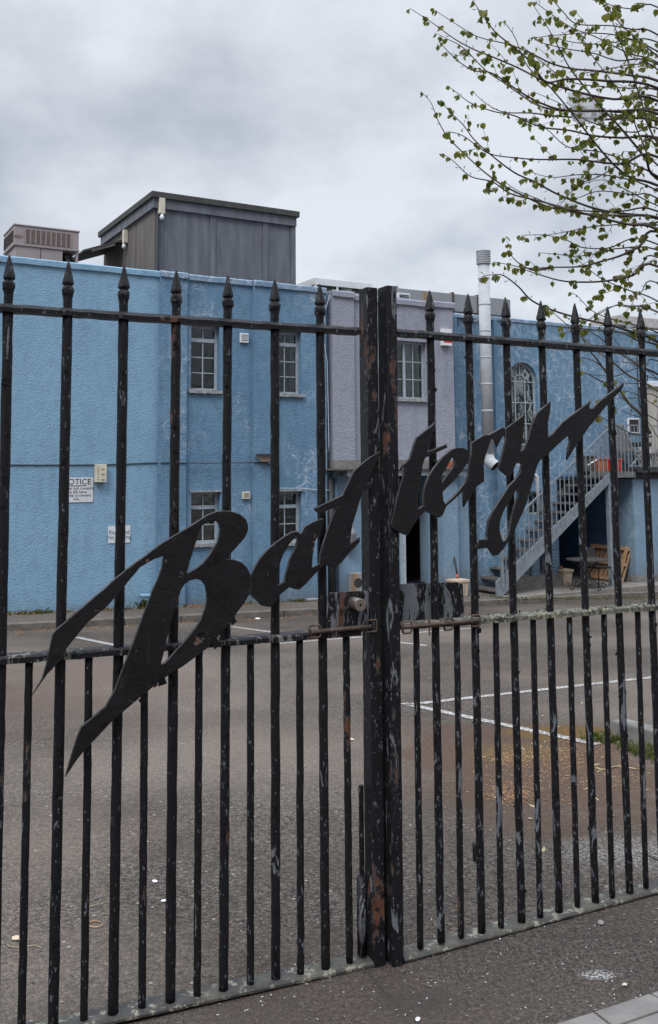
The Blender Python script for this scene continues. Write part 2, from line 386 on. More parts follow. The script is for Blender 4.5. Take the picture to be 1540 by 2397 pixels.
M['bark_pale'] = simple('olive shoots', (0.10, 0.088, 0.05), 0.75, 0, 0.3, 25, 0.2)
M['bag'] = simple('torn polythene', (0.60, 0.60, 0.62), 0.5, 0, 0.08, 6, 0.3, 0.01)
M['lead'] = simple('grey felt', (0.11, 0.11, 0.11), 0.9, 0, 0.3, 5, 0.2)
g = Mat('window glass', (0.01, 0.012, 0.013), 0.04, 0, 0.8)
tr = g.n('ShaderNodeBsdfTransparent'); tr.inputs[0].default_value = (0.75, 0.78, 0.78, 1)
gl = g.n('ShaderNodeBsdfGlossy'); gl.inputs['Roughness'].default_value = 0.02; gl.inputs[0].default_value = (0.9, 0.93, 0.95, 1)
fr = g.n('ShaderNodeFresnel'); fr.inputs[0].default_value = 1.5
ms = g.n('ShaderNodeMixShader'); g.L(fr.outputs[0], ms.inputs[0]); g.L(tr.outputs[0], ms.inputs[1]); g.L(gl.outputs[0], ms.inputs[2])
bb = g.n('ShaderNodeBump'); bb.inputs['Strength'].default_value = 0.45; bb.inputs['Distance'].default_value = 0.05; g.L(g.noise(3.5, 3), bb.inputs['Height']); g.L(bb.outputs[0], gl.inputs['Normal'])
g.L(ms.outputs[0], g.t.nodes['Material Output'].inputs[0]); M['glass'] = g.m
def leafmat(name, a, b):
    m = Mat(name, rough=0.5, spec=0.3)
    oi = m.noise(1.7, 3); c = m.mix(m.ramp(m.noise(14, 2), (0.35, 0), (0.65, 1)), a, b); m.col(c)
    t = m.n('ShaderNodeBsdfTranslucent'); m.L(m.mix(0.5, c, (0.22, 0.28, 0.02)), t.inputs[0])
    x = m.n('ShaderNodeMixShader'); x.inputs[0].default_value = 0.45
    m.L(m.p.outputs[0], x.inputs[1]); m.L(t.outputs[0], x.inputs[2]); m.L(x.outputs[0], m.t.nodes['Material Output'].inputs[0])
    return m.m
M['leaf'] = leafmat('young lime leaf', (0.060, 0.075, 0.018), (0.185, 0.180, 0.030))
M['weed'] = leafmat('weeds', (0.045, 0.060, 0.020), (0.125, 0.130, 0.050))
M['dry'] = simple('dry leaf litter', (0.25, 0.14, 0.07), 0.9, 0, 0.4, 20, 0)
M['straw'] = simple('dry stalk', (0.34, 0.28, 0.17), 0.9, 0, 0.3, 20, 0)

def asphalt(name, c0, c1, grain, warm, sp):
    m = Mat(name, rough=0.85, spec=0.35)
    v = m.n('ShaderNodeTexVoronoi'); v.inputs['Scale'].default_value = grain; m.L(m.P(), v.inputs[0])
    sx = m.n('ShaderNodeSeparateColor'); m.L(v.outputs['Color'], sx.inputs[0])
    c = m.mix(m.ramp(sx.outputs[0], (0.0, 0), (1.0, 1)), c0, c1)
    c = m.mix(m.ramp(v.outputs['Distance'], (0.30, 0), (0.70, 1)), c, tuple(x * 0.25 for x in c0))
    c = m.mix(m.ramp(m.noise(grain * 0.45, 4, 0.75), (0.40, 0), (0.62, 1)), m.mix(0.62, c, tuple(x * 0.35 for x in c0)), m.mix(0.25, c, tuple(min(1, x * 1.5) for x in c1)))
    c = m.mix(m.math('MULTIPLY', m.ramp(m.noise(0.55, 5, 0.6), (0.42, 0), (0.66, 1)), 0.6), c, warm)
    c = m.mix(m.math('MULTIPLY', m.ramp(m.noise(2.2, 5, 0.6), (0.45, 0), (0.7, 1)), 0.35), c, tuple(x * 0.55 for x in c0))
    v2 = m.n('ShaderNodeTexVoronoi'); v2.inputs['Scale'].default_value = sp; m.L(m.P(), v2.inputs[0])
    s2 = m.n('ShaderNodeSeparateColor'); m.L(v2.outputs['Color'], s2.inputs[0])
    wv = m.vor(0.55, 'DISTANCE_TO_EDGE', m.P((1, 1, 1), (2, 3, 0))); ck = m.math('MULTIPLY', m.ramp(wv, (0.0, 1.0), (0.006, 0.0)), m.ramp(m.noise(1.2, 5, 0.6), (0.45, 0), (0.55, 1)))
    c = m.mix(m.math('MULTIPLY', ck, 0.6), c, (0.03, 0.026, 0.024))
    c = m.mix(m.math('MULTIPLY', m.ramp(m.noise(0.35, 4, 0.5, m.P((1, 1, 1), (11, 3, 0))), (0.45, 0), (0.65, 1)), 0.35), c, tuple(min(1, x * 1.25) for x in c1))
    k = m.math('MULTIPLY', m.ramp(s2.outputs[1], (0.90, 0), (0.92, 1)), m.ramp(v2.outputs['Distance'], (0.12, 1), (0.2, 0)))
    c = m.mix(k, c, (0.34, 0.31, 0.28))
    m.bump(m.noise(grain * 0.6, 4, 0.6), 0.55, 0.004)
    m.bump(v.outputs['Distance'], 1.0, 0.006); s_ = c
    return m, s_
ya, c = asphalt('car park asphalt', (0.036, 0.030, 0.025), (0.200, 0.166, 0.138), 95, (0.082, 0.060, 0.045), 26)
# brown leaf stain and moss by the planter, pale salt stain: marks with a place of their own
def spot(m, cx, cy, rx, ry, soft=0.5, wob=0.5, ns=2.5):
    sp = m.n('ShaderNodeSeparateXYZ'); m.L(m.P(), sp.inputs[0])
    dx = m.math('DIVIDE', m.math('SUBTRACT', sp.outputs[0], cx), rx); dy = m.math('DIVIDE', m.math('SUBTRACT', sp.outputs[1], cy), ry)
    d = m.math('ADD', m.math('MULTIPLY', dx, dx), m.math('MULTIPLY', dy, dy))
    d = m.math('ADD', d, m.math('MULTIPLY', m.math('SUBTRACT', m.noise(ns, 5, 0.65), 0.5), wob * 4))
    return m.ramp(d, (1 - soft, 1.0), (1.0, 0.0))

# ------------------------------------------------------------------ main planes
PL = Plane(on_z(888, 2263, 0.0), 6000)          # left leaf, at the front face of its meeting post
PR = Plane(on_z(936, 2261, 0.0), 5300)
for p in (PL, PR): p.P = p.P - p.n * 0.032      # centre plane of the bars
ZW = -0.55
WL = Plane(on_z(20, 1440, ZW), 4770)            # the long blue wall
KERB_OFF = 1.05
kp = [WL.at(8, 1478, KERB_OFF), WL.at(1540, 1396, KERB_OFF)]
gp = on_z(905, 2262, 0.0)
nrm = (kp[1] - gp).cross(kp[0] - gp).normalized()
if nrm.z < 0: nrm = -nrm
def yard(x, y): return gp.z - (nrm.x * (x - gp.x) + nrm.y * (y - gp.y)) / nrm.z
def on_yard(px, py, lift=0.0):
    d = ray(px, py); t = (gp + Vector((0, 0, lift)) - CAM).dot(nrm) / d.dot(nrm); return CAM + d * t

# ------------------------------------------------------------------ ground
def lin(a, b, n): return [a + (b - a) * i / n for i in range(n + 1)]
wd = Vector((WL.u.x, WL.u.y, 0)); gdir = ((PL.u + PR.u) / 2).normalized()
gmid = Vector((0.17, PL.P.y, 0)); gn = Vector((gdir.y, -gdir.x, 0))
# street side and far land: one sheet reaching the horizon; the yard falls away behind the gate
b = MB()
a0 = gmid - gdir * 60; a1 = gmid + gdir * 60
st = [a0 - gn * 0.05, a1 - gn * 0.05, a1 + gn * 40, a0 + gn * 40]
b.face([Vector((p.x, p.y, 0.0)) for p in st])
pave, pc = asphalt('footway asphalt', (0.046, 0.038, 0.033), (0.138, 0.114, 0.098), 130, (0.095, 0.072, 0.054), 40)
q = on_z(1400, 2282, 0); k1 = spot(pave, q.x, q.y, 0.07, 0.035, 0.9, 0.35, 14)
k2n = pave.ramp(pave.noise(130, 4, 0.7), (0.50, 0), (0.56, 1))
pc = pave.mix(pave.math('MULTIPLY', k1, k2n), pc, (0.55, 0.55, 0.56))
q = on_z(980, 2345, 0); k1 = spot(pave, q.x, q.y, 0.17, 0.09, 0.9, 0.4, 5)
pc = pave.mix(pave.math('MULTIPLY', k1, 0.6), pc, (0.04, 0.034, 0.03))
pave.col(pc)
tag(b.build('footway', pave.m, loc=(0, 0, 0)), kind='structure')
q = on_yard(1230, 1790); k1 = spot(ya, q.x, q.y, 0.95, 1.5, 0.6, 0.45, 2.0)
c = ya.mix(ya.math('MULTIPLY', k1, 0.8), c, (0.070, 0.038, 0.022))
q = on_yard(1330, 1715); k1 = spot(ya, q.x, q.y, 0.55, 0.30, 0.6, 0.3, 3); c = ya.mix(ya.math('MULTIPLY', k1, 0.95), c, (0.100, 0.055, 0.010))
q = on_yard(1215, 1760); k1 = spot(ya, q.x, q.y, 0.35, 0.3, 0.6, 0.4, 3); c = ya.mix(ya.math('MULTIPLY', k1, 0.7), c, (0.085, 0.062, 0.022))
q = on_yard(90, 1610); k1 = spot(ya, q.x, q.y, 1.6, 2.2, 0.8, 0.5, 1.2); c = ya.mix(ya.math('MULTIPLY', k1, 0.5), c, (0.10, 0.064, 0.048))
q = on_yard(1480, 1995); k1 = spot(ya, q.x, q.y, 0.38, 0.28, 0.95, 0.4, 5)
c = ya.mix(ya.math('MULTIPLY', k1, ya.ramp(ya.noise(75, 4, 0.7), (0.48, 0), (0.56, 1))), c, (0.25, 0.235, 0.22)); ya.col(c)
b = MB(); nx = 24
bx = gmid - gn * 0.05
ed = [a0 - gn * 0.05, a1 - gn * 0.05]
far = [WL.w(60, 0, KERB_OFF + 0.12), WL.w(-55, 0, KERB_OFF + 0.12)]
pts = []
for p in (ed[0], ed[1], far[0], far[1]): pts.append(Vector((p.x, p.y, yard(p.x, p.y))))
pts[0].z = yard(pts[0].x, pts[0].y); b.face(pts)
tag(b.build('car_park', ya.m, loc=(0, 0, 0)), kind='structure')
b = MB(); b.face([Vector((x, y, -4.0)) for x, y in ((-900, -300), (900, -300), (900, 1200), (-900, 1200))])
tag(b.build('ground', M['concrete'], loc=(0, 0, 0)), kind='structure')
# pavement by the building, with its kerb
zk = lambda s: (lambda p: yard(p.x, p.y))(WL.w(s, 0, KERB_OFF))
def strip(mb, s0, s1, o0, o1, lift, n=30, drop=0.0, side=0.12):
    ss = lin(s0, s1, n)
    for i in range(n):
        A, Bq = ss[i], ss[i + 1]
        za, zb = zk(A) + lift, zk(Bq) + lift
        mb.hexa([WL.w(A, za - side, o0), WL.w(Bq, zb - side, o0), WL.w(Bq, zb - side, o1), WL.w(A, za - side, o1),
                 WL.w(A, za, o0), WL.w(Bq, zb, o0), WL.w(Bq, zb, o1), WL.w(A, za, o1)])
pm, pcc = asphalt('pavement asphalt', (0.115, 0.098, 0.082), (0.17, 0.15, 0.13), 60, (0.12, 0.094, 0.07), 22); pm.col(pcc)
b = MB(); strip(b, -30, 9.4, -6.0, KERB_OFF - 0.12, 0.095, side=0.5)
tag(b.build('pavement', pm.m, loc=(0, 0, 0)), kind='structure')
b = MB(); s = -12.0
while s < 22:
    L_ = 0.90
    za, zb = zk(s) + 0.10, zk(s + L_ - 0.012) + 0.10
    b.hexa([WL.w(s, za - 0.4, KERB_OFF - 0.117), WL.w(s + L_ - 0.012, zb - 0.4, KERB_OFF - 0.117), WL.w(s + L_ - 0.012, zb - 0.4, KERB_OFF), WL.w(s, za - 0.4, KERB_OFF),
            WL.w(s, za, KERB_OFF - 0.117), WL.w(s + L_ - 0.012, zb, KERB_OFF - 0.117), WL.w(s + L_ - 0.012, zb, KERB_OFF), WL.w(s, za, KERB_OFF)])
    s += L_
tag(b.build('kerb', M['kerb'], loc=(0, 0, 0), bevel=0.012), kind='structure')
def pave_z(p, lift=0.095):
    a = (p - WL.P).dot(WL.u); return zk(a) + lift
def on_pave(px, py):
    z = -0.55
    for _ in range(8):
        p = on_z(px, py, z); z = pave_z(p)
    return on_z(px, py, z)
# paved terrace by the stairs
FOOT = on_pave(1166, 1395); FZ = FOOT.z
def on_ter(px, py): return on_z(px, py, FZ)
rr = random.Random(3); slab_s0 = (FOOT - WL.P).dot(WL.u) - 0.9
b = MB(); o_ = KERB_OFF - 0.125; row = 0
while o_ > -3.4:
    d_ = 0.45 if row == 0 else 0.60; s = slab_s0 + (0.3 if row % 2 else 0)
    while s < slab_s0 + 9.5:
        dz = rr.uniform(-0.004, 0.004); b.box(WL, s, s + 0.892, FZ - 0.35, FZ + dz, o_ - d_ + 0.008, o_); s += 0.90
    o_ -= d_; row += 1
tag(b.build('paving_slabs', M['slab'], loc=(0, 0, 0)), kind='structure')
# painted bay lines on the yard
pw = Mat('worn white road paint', rough=0.8); a = pw.noise(45, 6, 0.7)
pw.col(pw.mix(pw.ramp(a, (0.44, 0), (0.56, 1)), (0.10, 0.095, 0.09), (0.46, 0.44, 0.42)))
def line(pa, pb, w):
    A, Bq = on_yard(*pa, 0.004), on_yard(*pb, 0.004); d = (Bq - A).normalized(); x = d.cross(nrm).normalized() * w / 2
    b = MB(); b.face([A - x, Bq - x, Bq + x, A + x])
    tag(b.build('bay_line', pw.m), kind='structure')
line((944, 1646), (1400, 1742), 0.085); line((946, 1650), (1600, 1577), 0.085)
line((176, 1491), (300, 1516), 0.10); line((537, 1466), (640, 1480), 0.10); line((640, 1507), (1110, 1470), 0.09)
line((905, 1500), (1000, 1511), 0.09)
# kerb slabs in the near right corner
for i, poly in enumerate([[(1297, 2397), (1388, 2368), (1432, 2402), (1350, 2450)], [(1393, 2366), (1520, 2325), (1575, 2352), (1437, 2400)],
                          [(1524, 2324), (1640, 2287), (1700, 2318), (1579, 2351)], [(1442, 2403), (1572, 2358), (1640, 2400), (1500, 2450)]]):
    b = MB(); P4 = [on_z(x, y, 0.006) for x, y in poly]
    b.prism([p + Vector((0, 0, -0.03)) for p in P4], Vector((0, 0, 0.03)))
    tag(b.build('kerb_slab', M['slab_near'], bevel=0.004), kind='structure')

# ------------------------------------------------------------------ gate leaves
def leaf_root(px, py, pl, name, label): return thing(name, label, 'gate', pl.at(px, py))
GL = leaf_root(880, 2263, PL, 'metal_gate', 'left leaf of the black spiked iron gates, carrying the cut letters Bat')
GR = leaf_root(936, 2261, PR, 'metal_gate', 'right leaf of the black spiked iron gates, carrying the cut letters tery')
def bar_pts(pl, top, bot, n=26, up=0.0):
    A = pl.at(*top); Bq = pl.at(*bot); return A, Bq
def tall_bar(pl, root, mat, top, bot, tip, r=0.0150, seed=0):
    rg = random.Random(seed); A, Bq = pl.at(*top), pl.at(*bot)
    n = 40; pts = [A.lerp(Bq, i / n) for i in range(n + 1)]
    o = MB().tube(pts, r, 10, True, 0.0006, 0.06, rg).build('tall_bar', mat, root, True)
    T = pl.at(*tip); H = (T.z - A.z)
    prof = [(-0.01, .0142), (.20, .0145), (.26, .0160), (.31, .0190), (.38, .0198), (.43, .0185), (.475, .0140), (.495, .0142), (.52, .0188), (.56, .0185), (.75, .0118), (.92, .0058), (1.0, .0022)]
    f = MB().lathe(A, [(h * H, rr_) for h, rr_ in prof], 8, 0.07).build('spear_head', mat, o, False)
def short_bar(pl, root, mat, top, bot, r=0.0112, seed=0):
    rg = random.Random(seed); A, Bq = pl.at(*top), pl.at(*bot)
    MB().tube([A.lerp(Bq, i / 30) for i in range(31)], r, 8, True, 0.0006, 0.06, rg).build('short_bar', mat, root, True)
def railing(pl, root, mat, a, b_, o0, o1, th, name, seed=1, chamf=0.006, n=40):
    """flat bar with a worn, wavy edge: a, b_ are pixels on its front top edge"""
    rg = random.Random(seed); A = pl.sh(*a, o1); Bq = pl.sh(*b_, o1); mb = MB(); prev = None
    for i in range(n + 1):
        t = i / n; s_ = A[0] + (Bq[0] - A[0]) * t; h = A[1] + (Bq[1] - A[1]) * t + rg.uniform(-.0012, .0012)
        j = rg.uniform(-.0012, .0012); ring = [pl.w(s_, h, o0), pl.w(s_, h, o1 - chamf), pl.w(s_, h - chamf * 1.1, o1 + j), pl.w(s_, h - th + j, o1 + j), pl.w(s_, h - th, o0)]
        ring = [mb.b.verts.new(p) for p in ring]
        if prev:
            for k in range(5): mb.b.faces.new([prev[k], prev[(k + 1) % 5], ring[(k + 1) % 5], ring[k]])
        else: mb.b.faces.new(ring)
        prev = ring
    mb.b.faces.new(prev[::-1]); return mb.build(name, mat, root)
mL, mR = M['paint_left'], M['paint_right']
railing(PL, GL, M['paint_left'], (-70, 704), (846, 766), -0.026, 0.024, 0.024, 'top_rail', 1, 0.010)
railing(PL, GL, M['paint_rail'], (-70, 1544), (846, 1472), -0.030, 0.026, 0.022, 'middle_rail', 2)
railing(PL, GL, M['bottom_rail'], (-70, 2458), (880, 2252), -0.045, 0.030, 0.014, 'bottom_rail', 3)
railing(PR, GR, M['paint_right'], (930, 768), (1620, 824), -0.026, 0.024, 0.024, 'top_rail', 4, 0.010)
railing(PR, GR, M['lichen'], (930, 1460), (1620, 1409), -0.030, 0.026, 0.022, 'middle_rail', 5)
railing(PR, GR, M['bottom_rail'], (948, 2244), (1620, 2062), -0.045, 0.030, 0.012, 'bottom_rail', 6)
tl = [((-118, 706), (-160, 2440), (-112, 586)), ((19, 712), (-16, 2440), (20, 597)), ((158, 722), (124, 2410), (158, 612)), ((289, 731), (264, 2384), (289, 622)), ((412, 740), (398, 2356), (413, 633)),
      ((533, 748), (523, 2326), (530, 645)), ((643, 756), (645.5, 2298), (641, 654)), ((749, 764), (762, 2271), (748, 665))]
for i, (a, b_, c_) in enumerate(tl): tall_bar(PL, GL, mL, a, b_, c_, 0.0158 if i < 5 else 0.015, i)
for i, (a, b_) in enumerate([((68, 1548), (50, 2420)), ((208, 1537), (196, 2400)), ((339, 1527), (332, 2370)), ((466, 1517), (461, 2341)), ((586, 1507), (586, 2311)), ((701, 1497), (704, 2284)), ((810, 1488), (818, 2253))]):
    short_bar(PL, GL, mL, a, b_, 0.0118, 20 + i)
tr_ = [((1007, 776), (1032, 2204), (1005, 680)), ((1097, 783), (1128, 2181), (1095, 688)), ((1185, 790), (1221, 2157), (1184, 696)), ((1268, 797), (1309, 2133), (1266, 704)),
       ((1348, 804), (1394, 2110), (1347, 710)), ((1425, 811), (1474, 2089), (1424, 718)), ((1502, 817), (1551, 2067), (1500, 724)), ((1573, 823), (1624, 2047), (1571, 730))]
for i, (a, b_, c_) in enumerate(tr_): tall_bar(PR, GR, mR, a, b_, c_, 0.0141, 40 + i)
for i, (a, b_) in enumerate([((974, 1461), (984, 2218)), ((1069, 1454), (1079, 2193)), ((1160, 1447), (1173, 2169)), ((1247, 1440), (1264.5, 2146)), ((1332, 1434), (1351.5, 2121)), ((1413, 1428), (1433, 2099)), ((1492, 1422), (1512, 2077))]):
    short_bar(PR, GR, mR, a, b_, 0.0112, 60 + i)
def post(pl, root, x_top, y_top, x_bot, y_bot, w, d0, d1, mat, seed):
    rg = random.Random(seed); a = pl.sh(x_top, y_top, d1); c_ = pl.sh(x_bot, y_bot, d1); mb = MB(); n = 60; prev = None
    for i in range(n + 1):
        t = i / n; s_ = c_[0] + (a[0] - c_[0]) * t; h = c_[1] + (a[1] - c_[1]) * t; e1, e2, e3 = (rg.uniform(-.0008, .0008) for _ in range(3)); ch = 0.003
        ring = [pl.w(s_ + e1, h, d0), pl.w(s_ + e1, h, d1 - ch), pl.w(s_ + ch + e1, h, d1 + e3), pl.w(s_ + w - ch, h, d1 + e3), pl.w(s_ + w + e2, h, d1 - ch), pl.w(s_ + w + e2, h, d0)]
        ring = [mb.b.verts.new(p) for p in ring]
        if prev:
            for k in range(6): mb.b.faces.new([prev[k], prev[(k + 1) % 6], ring[(k + 1) % 6], ring[k]])
        else: mb.b.faces.new(ring)
        prev = ring
    mb.b.faces.new(prev); return mb.build('meeting_post', mat, root)
post(PL, GL, 858, 672, 876, 2266, 0.042, -0.030, 0.033, M['paint_post'], 5)
post(PR, GR, 905, 668, 921, 2266, 0.041, -0.030, 0.033, M['paint_post'], 6)
# lock plates, cylinder, bolt loops, drop bolt
plate('lock_plate', PL, [(762, 1480), (766, 1400), (771, 1388), (850, 1383), (862, 1384), (862, 1478)], [], 0.0185, 0.004, M['paint_plate'], GL)
plate('closing_plate', PR, [(926, 1454), (926, 1368), (1070, 1363), (1082, 1368), (1083, 1376), (1085, 1440), (1080, 1446)], [], -0.0185, 0.004, M['paint_plate'], GR)
A = PL.at(826, 1411, 0.021); MB().tube([A, A + PL.n * 0.060], 0.0205, 24).build('lock_cylinder', M['steel'], GL, False, 0.0015)
MB().tube([A + PL.n * 0.0602, A + PL.n * 0.0612], 0.0045, 10).build('keyhole', M['black'], GL)
A = PL.at(822, 1408, 0.0205); MB().tube([A, A + PL.n * 0.004], 0.027, 24).build('lock_rose', M['paint_rail'], GL)
def loop(pl, root, px, py, w, h, off, name='bolt_staple', vert=False):
    A = pl.sh(px, py, off); s_, hh = A; r = 0.0035
    pts = [(-w / 2, 0), (-w / 2, h * .9), (-w * .4, h), (w * .4, h), (w / 2, h * .9), (w / 2, h * .1), (w * .4, 0), (-w / 2, 0)]
    MB().tube([pl.w(s_ + x, hh + y, off) for x, y in pts], r, 6).build(name, M['rusty'], root, True)
for x, y in ((737, 1462 + 30), (869, 1449 + 30)): loop(PL, GL, x, y, 0.040, 0.038, 0.034)
for x, y in ((953, 1482), (1050, 1474), (1114, 1466)): loop(PR, GR, x, y, 0.034, 0.038, 0.034)
for pl, rt, x, y in ((PL, GL, 787, 1468), (PR, GR, 1005, 1463)):
    A = pl.at(x, y, 0.036); MB().bar(A + Vector((0, 0, .035)), A - Vector((0, 0, .035)), 0.006, 0.003).build('bolt_strap', M['rusty'], rt)
A = PL.at(728, 1480, 0.033); Bq = PL.at(868, 1466, 0.033); MB().tube([A, Bq], 0.0075, 8).build('slide_bolt', M['rusty'], GL)
A = PR.at(944, 1468, 0.033); Bq = PR.at(1120, 1452, 0.033); MB().tube([A, Bq], 0.0075, 8).build('slide_bolt', M['rusty'], GR)
A = PL.at(845, 1838, -0.02); Bq = PL.at(847, 2060, -0.02); MB().tube([A, Bq], 0.0085, 8).build('drop_bolt', M['paint_post'], GL)
A = PL.at(846, 2052, -0.015); Bq = PL.at(848, 2234, -0.015); MB().tube([A, Bq], 0.0165, 10).build('bolt_sleeve', mR, GL, True)
A = PR.at(1110, 2000, 0.012); MB().box(PR, *[v for v in (PR.sh(1110, 2000)[0], PR.sh(1116, 2000)[0])], A.z - .03, A.z + .03, -0.01, 0.012).build('weld_lug', mR, GR)
# the letters
B_out = [(87.4,1608),(98,1590),(110,1549),(123.5,1484.5),(131,1474),(148,1460),(228,1391),(292.6,1335.3),(380,1270.5),(443,1233),(485,1205.8),(505.7,1198),(522,1195.7),(540,1197.3),(560.8,1204),(574.5,1216.7),(579,1230.3),(578,1244),(570,1260),(554,1278.2),(542,1291),(527.5,1309),(547,1310.6),(563,1315.8),(575.6,1327.2),(582.5,1339.8),(585.5,1351),(586,1365),(585,1380),(582.5,1390),(570,1410.4),(551.7,1435.5),(537,1458.3),(519.8,1476.6),(501.6,1497),(487.9,1513),(460.5,1533.5),(426.3,1558.6),(396.7,1576.9),(373.9,1592.8),(351,1611),(304,1650),(262,1686),(213,1737),(200,1750),(178.6,1777),(155,1812.5),(160,1792),(167,1767.6),(178,1733),(190,1701),(247,1653.6),(270,1611.8),(288.8,1560.5),(307.8,1513),(330.6,1450.3),(357,1380),(368,1357),(378,1329),(383.7,1299.8),(363.6,1306),(326,1327),(288.5,1373),(250.8,1416.8),(204.8,1454.5),(167,1500.4),(154.6,1517),(140.6,1543.4),(110,1575.7)]
B_h1 = [(470.8,1230.3),(482.2,1222.4),(497,1218),(507.3,1220),(513,1228),(514.8,1239.5),(512.5,1253),(508.4,1269),(499.3,1282.8),(487.9,1301),(474.2,1318),(458.3,1330.6),(438.9,1342),(435.5,1339.8),(442.3,1314.7),(453.7,1278.2),(462.8,1248.6)]
B_h2 = [(458.3,1354),(471.9,1358),(479.9,1369.4),(483.3,1387.6),(482.9,1408.2),(478.8,1426.4),(469.6,1449.2),(458.3,1467.4),(442.3,1488),(424,1508.5),(403.5,1531.3),(385.3,1551.8),(377.3,1555.2),(375.7,1550.6),(380.7,1531),(387.6,1499.4),(396.7,1465),(405.8,1435.5),(413.8,1408),(417.2,1396),(421.8,1380.8),(429.8,1367),(442.3,1357.6)]
a_out = [(586,1351),(588.2,1344.3),(597.3,1323.8),(608.7,1305.6),(624.7,1287.3),(642.9,1271.4),(665.7,1255.4),(681.7,1246.3),(693,1243.6),(703,1250),(711.6,1233.7),(732,1221.8),(754.4,1213.9),(756,1217.3),(745.8,1244),(735.6,1268),(730.4,1298.7),(728,1329.5),(735.6,1326),(747,1319),(748.5,1329),(732,1346.6),(713.3,1367),(699.7,1379),(687.7,1377.4),(675.7,1373.3),(653.5,1391),(639.8,1413.3),(629.6,1419.4),(612.5,1416.7),(595.4,1401.3),(583,1389),(585.5,1380),(586.5,1365)]
a_h = [(691,1254.2),(694.5,1256),(695.2,1264.5),(687.7,1288.5),(677.4,1309),(667.2,1346.6),(664.4,1362),(650,1370.5),(647.3,1363.7),(649.4,1339.8),(651.8,1322.6),(660.3,1298.7),(674,1274.8)]
t_out = [(747.3,1318.5),(749,1298.7),(756,1271.3),(769.8,1230.3),(783.4,1196),(786.2,1187.6),(769.8,1191),(747.5,1202.3),(734.9,1192),(756,1180.7),(800.5,1160.2),(809,1141.4),(824.5,1107.2),(829.6,1100.4),(855.3,1078),(879,1062.7),(887.8,1057.6),(887,1064),(879.6,1080.8),(869.7,1100.6),(857.4,1135),(868.5,1129),(869.7,1138.9),(847.5,1150),(840,1172),(832.7,1197),(822.8,1229),(819,1253.7),(817.8,1273.5),(840,1258.7),(840,1268.5),(817.8,1290.8),(798,1315.5),(780.8,1331.5),(773.4,1326.6),(761,1320.4),(749,1328.5)]
t2_out = [(1018.8,989.2),(1004,1028.5),(998.9,1059.3),(1043.4,1040.5),(1044,1047.4),(995.5,1070),(991,1076),(987,1090),(983.5,1117.5),(978.4,1148.2),(976,1175.6),(977.7,1192),(991,1184),(993.2,1194.4),(975.9,1214.2),(961,1236.4),(952.5,1252.5),(941.3,1248.8),(915.4,1234),(915.4,1221.6),(921.6,1197),(929,1162.3),(936.4,1135),(943.8,1113),(948.8,1094.4),(946,1093),(938.9,1098),(941.3,1088.2),(948.8,1083.3),(957.9,1073),(964.7,1052.5),(973.3,1025)]
e_out = [(991.4,1184),(989.7,1158.5),(993.8,1138),(1002.3,1114),(1016,1093.5),(1033,1073),(1053.6,1054.2),(1067.3,1048.4),(1081,1048.4),(1093,1054.2),(1097,1066),(1093,1083.3),(1077.6,1103.8),(1060.5,1124.3),(1043.4,1141.4),(1034.5,1150),(1033.8,1155),(1035.8,1172),(1040,1180.7),(1050.2,1172),(1070.7,1151.7),(1088,1130),(1083,1146.4),(1059.9,1169.7),(1042.6,1184.6),(1034,1205.5),(1026.6,1210.5),(1015.4,1206.8),(1005.6,1200.6),(993.6,1194)]
e_h = [(1058.8,1067.9),(1062,1071.3),(1063.9,1081.5),(1058.8,1095.2),(1046.8,1110.6),(1034.8,1127.7),(1033,1131),(1031.4,1121),(1033,1110.6),(1043.4,1093.5),(1051.9,1076.4)]
r_out = [(1088.4,1130),(1094.4,1113),(1097.5,1084.8),(1102.3,1062.7),(1102.3,1037.4),(1132.3,1018.4),(1143.4,1018.4),(1173.4,1001),(1181.3,1004),(1179.7,1016.8),(1171.9,1024.7),(1162.4,1044.3),(1156,1027.9),(1151.3,1023),(1146.6,1031),(1138.7,1053),(1130.8,1078.5),(1130,1091),(1130.8,1126),(1111.8,1140),(1085,1184.4),(1083.4,1147)]
y_out = [(1182,1004),(1205,986.8),(1227,971),(1225.6,983.6),(1222.4,1012),(1219.3,1040.5),(1216,1058),(1224,1053),(1235,1027.9),(1243,996.3),(1255.6,967.8),(1271.4,953.6),(1287,941),(1285.7,961.5),(1279.3,993),(1280.3,1024.7),(1293.6,1015),(1315.7,988.4),(1347.3,964.7),(1372.6,945.7),(1381,937.8),(1376.7,951.6),(1379.2,957.4),(1385.8,956.5),(1402,940),(1423.5,923),(1457,898.3),(1458,901.6),(1451.4,913.9),(1435,930),(1418.6,948.3),(1398.9,971.3),(1379,996),(1363,1019),(1347.3,1040.5),(1326.8,1073.7),(1328.3,1053),(1333,1034),(1331.5,1016.8),(1318.9,1026.3),(1300,1043.7),(1287.2,1056.3),(1262,1077),(1255.6,1088),(1246,1122.7),(1236.7,1157.5),(1225.6,1189),(1211.4,1220.7),(1202,1242.9),(1189.2,1265),(1176.6,1284),(1164,1298),(1154.5,1299.8),(1145,1287),(1141,1281),(1118,1284),(1118,1264),(1138.5,1263),(1138,1249),(1141.8,1220.7),(1151.3,1198.6),(1167,1173.3),(1179.8,1154.3),(1189.2,1138.5),(1205,1122.7),(1216,1107),(1220,1088),(1217.7,1077.8),(1210,1080),(1201.3,1094.3),(1192.4,1118),(1186,1113.2),(1168.7,1099),(1167,1091),(1176.6,1056.3),(1182.9,1031)]
y_h = [(1208.2,1143.3),(1211.4,1145),(1210.7,1160.7),(1203.5,1182.8),(1197,1208),(1192.4,1233.4),(1187.7,1252.4),(1181.3,1265),(1175,1267.5),(1170.3,1255.5),(1167,1239.7),(1168.7,1217.6),(1176.6,1195.5),(1189.2,1173.3),(1201.9,1154.3)]
rg = random.Random(11)
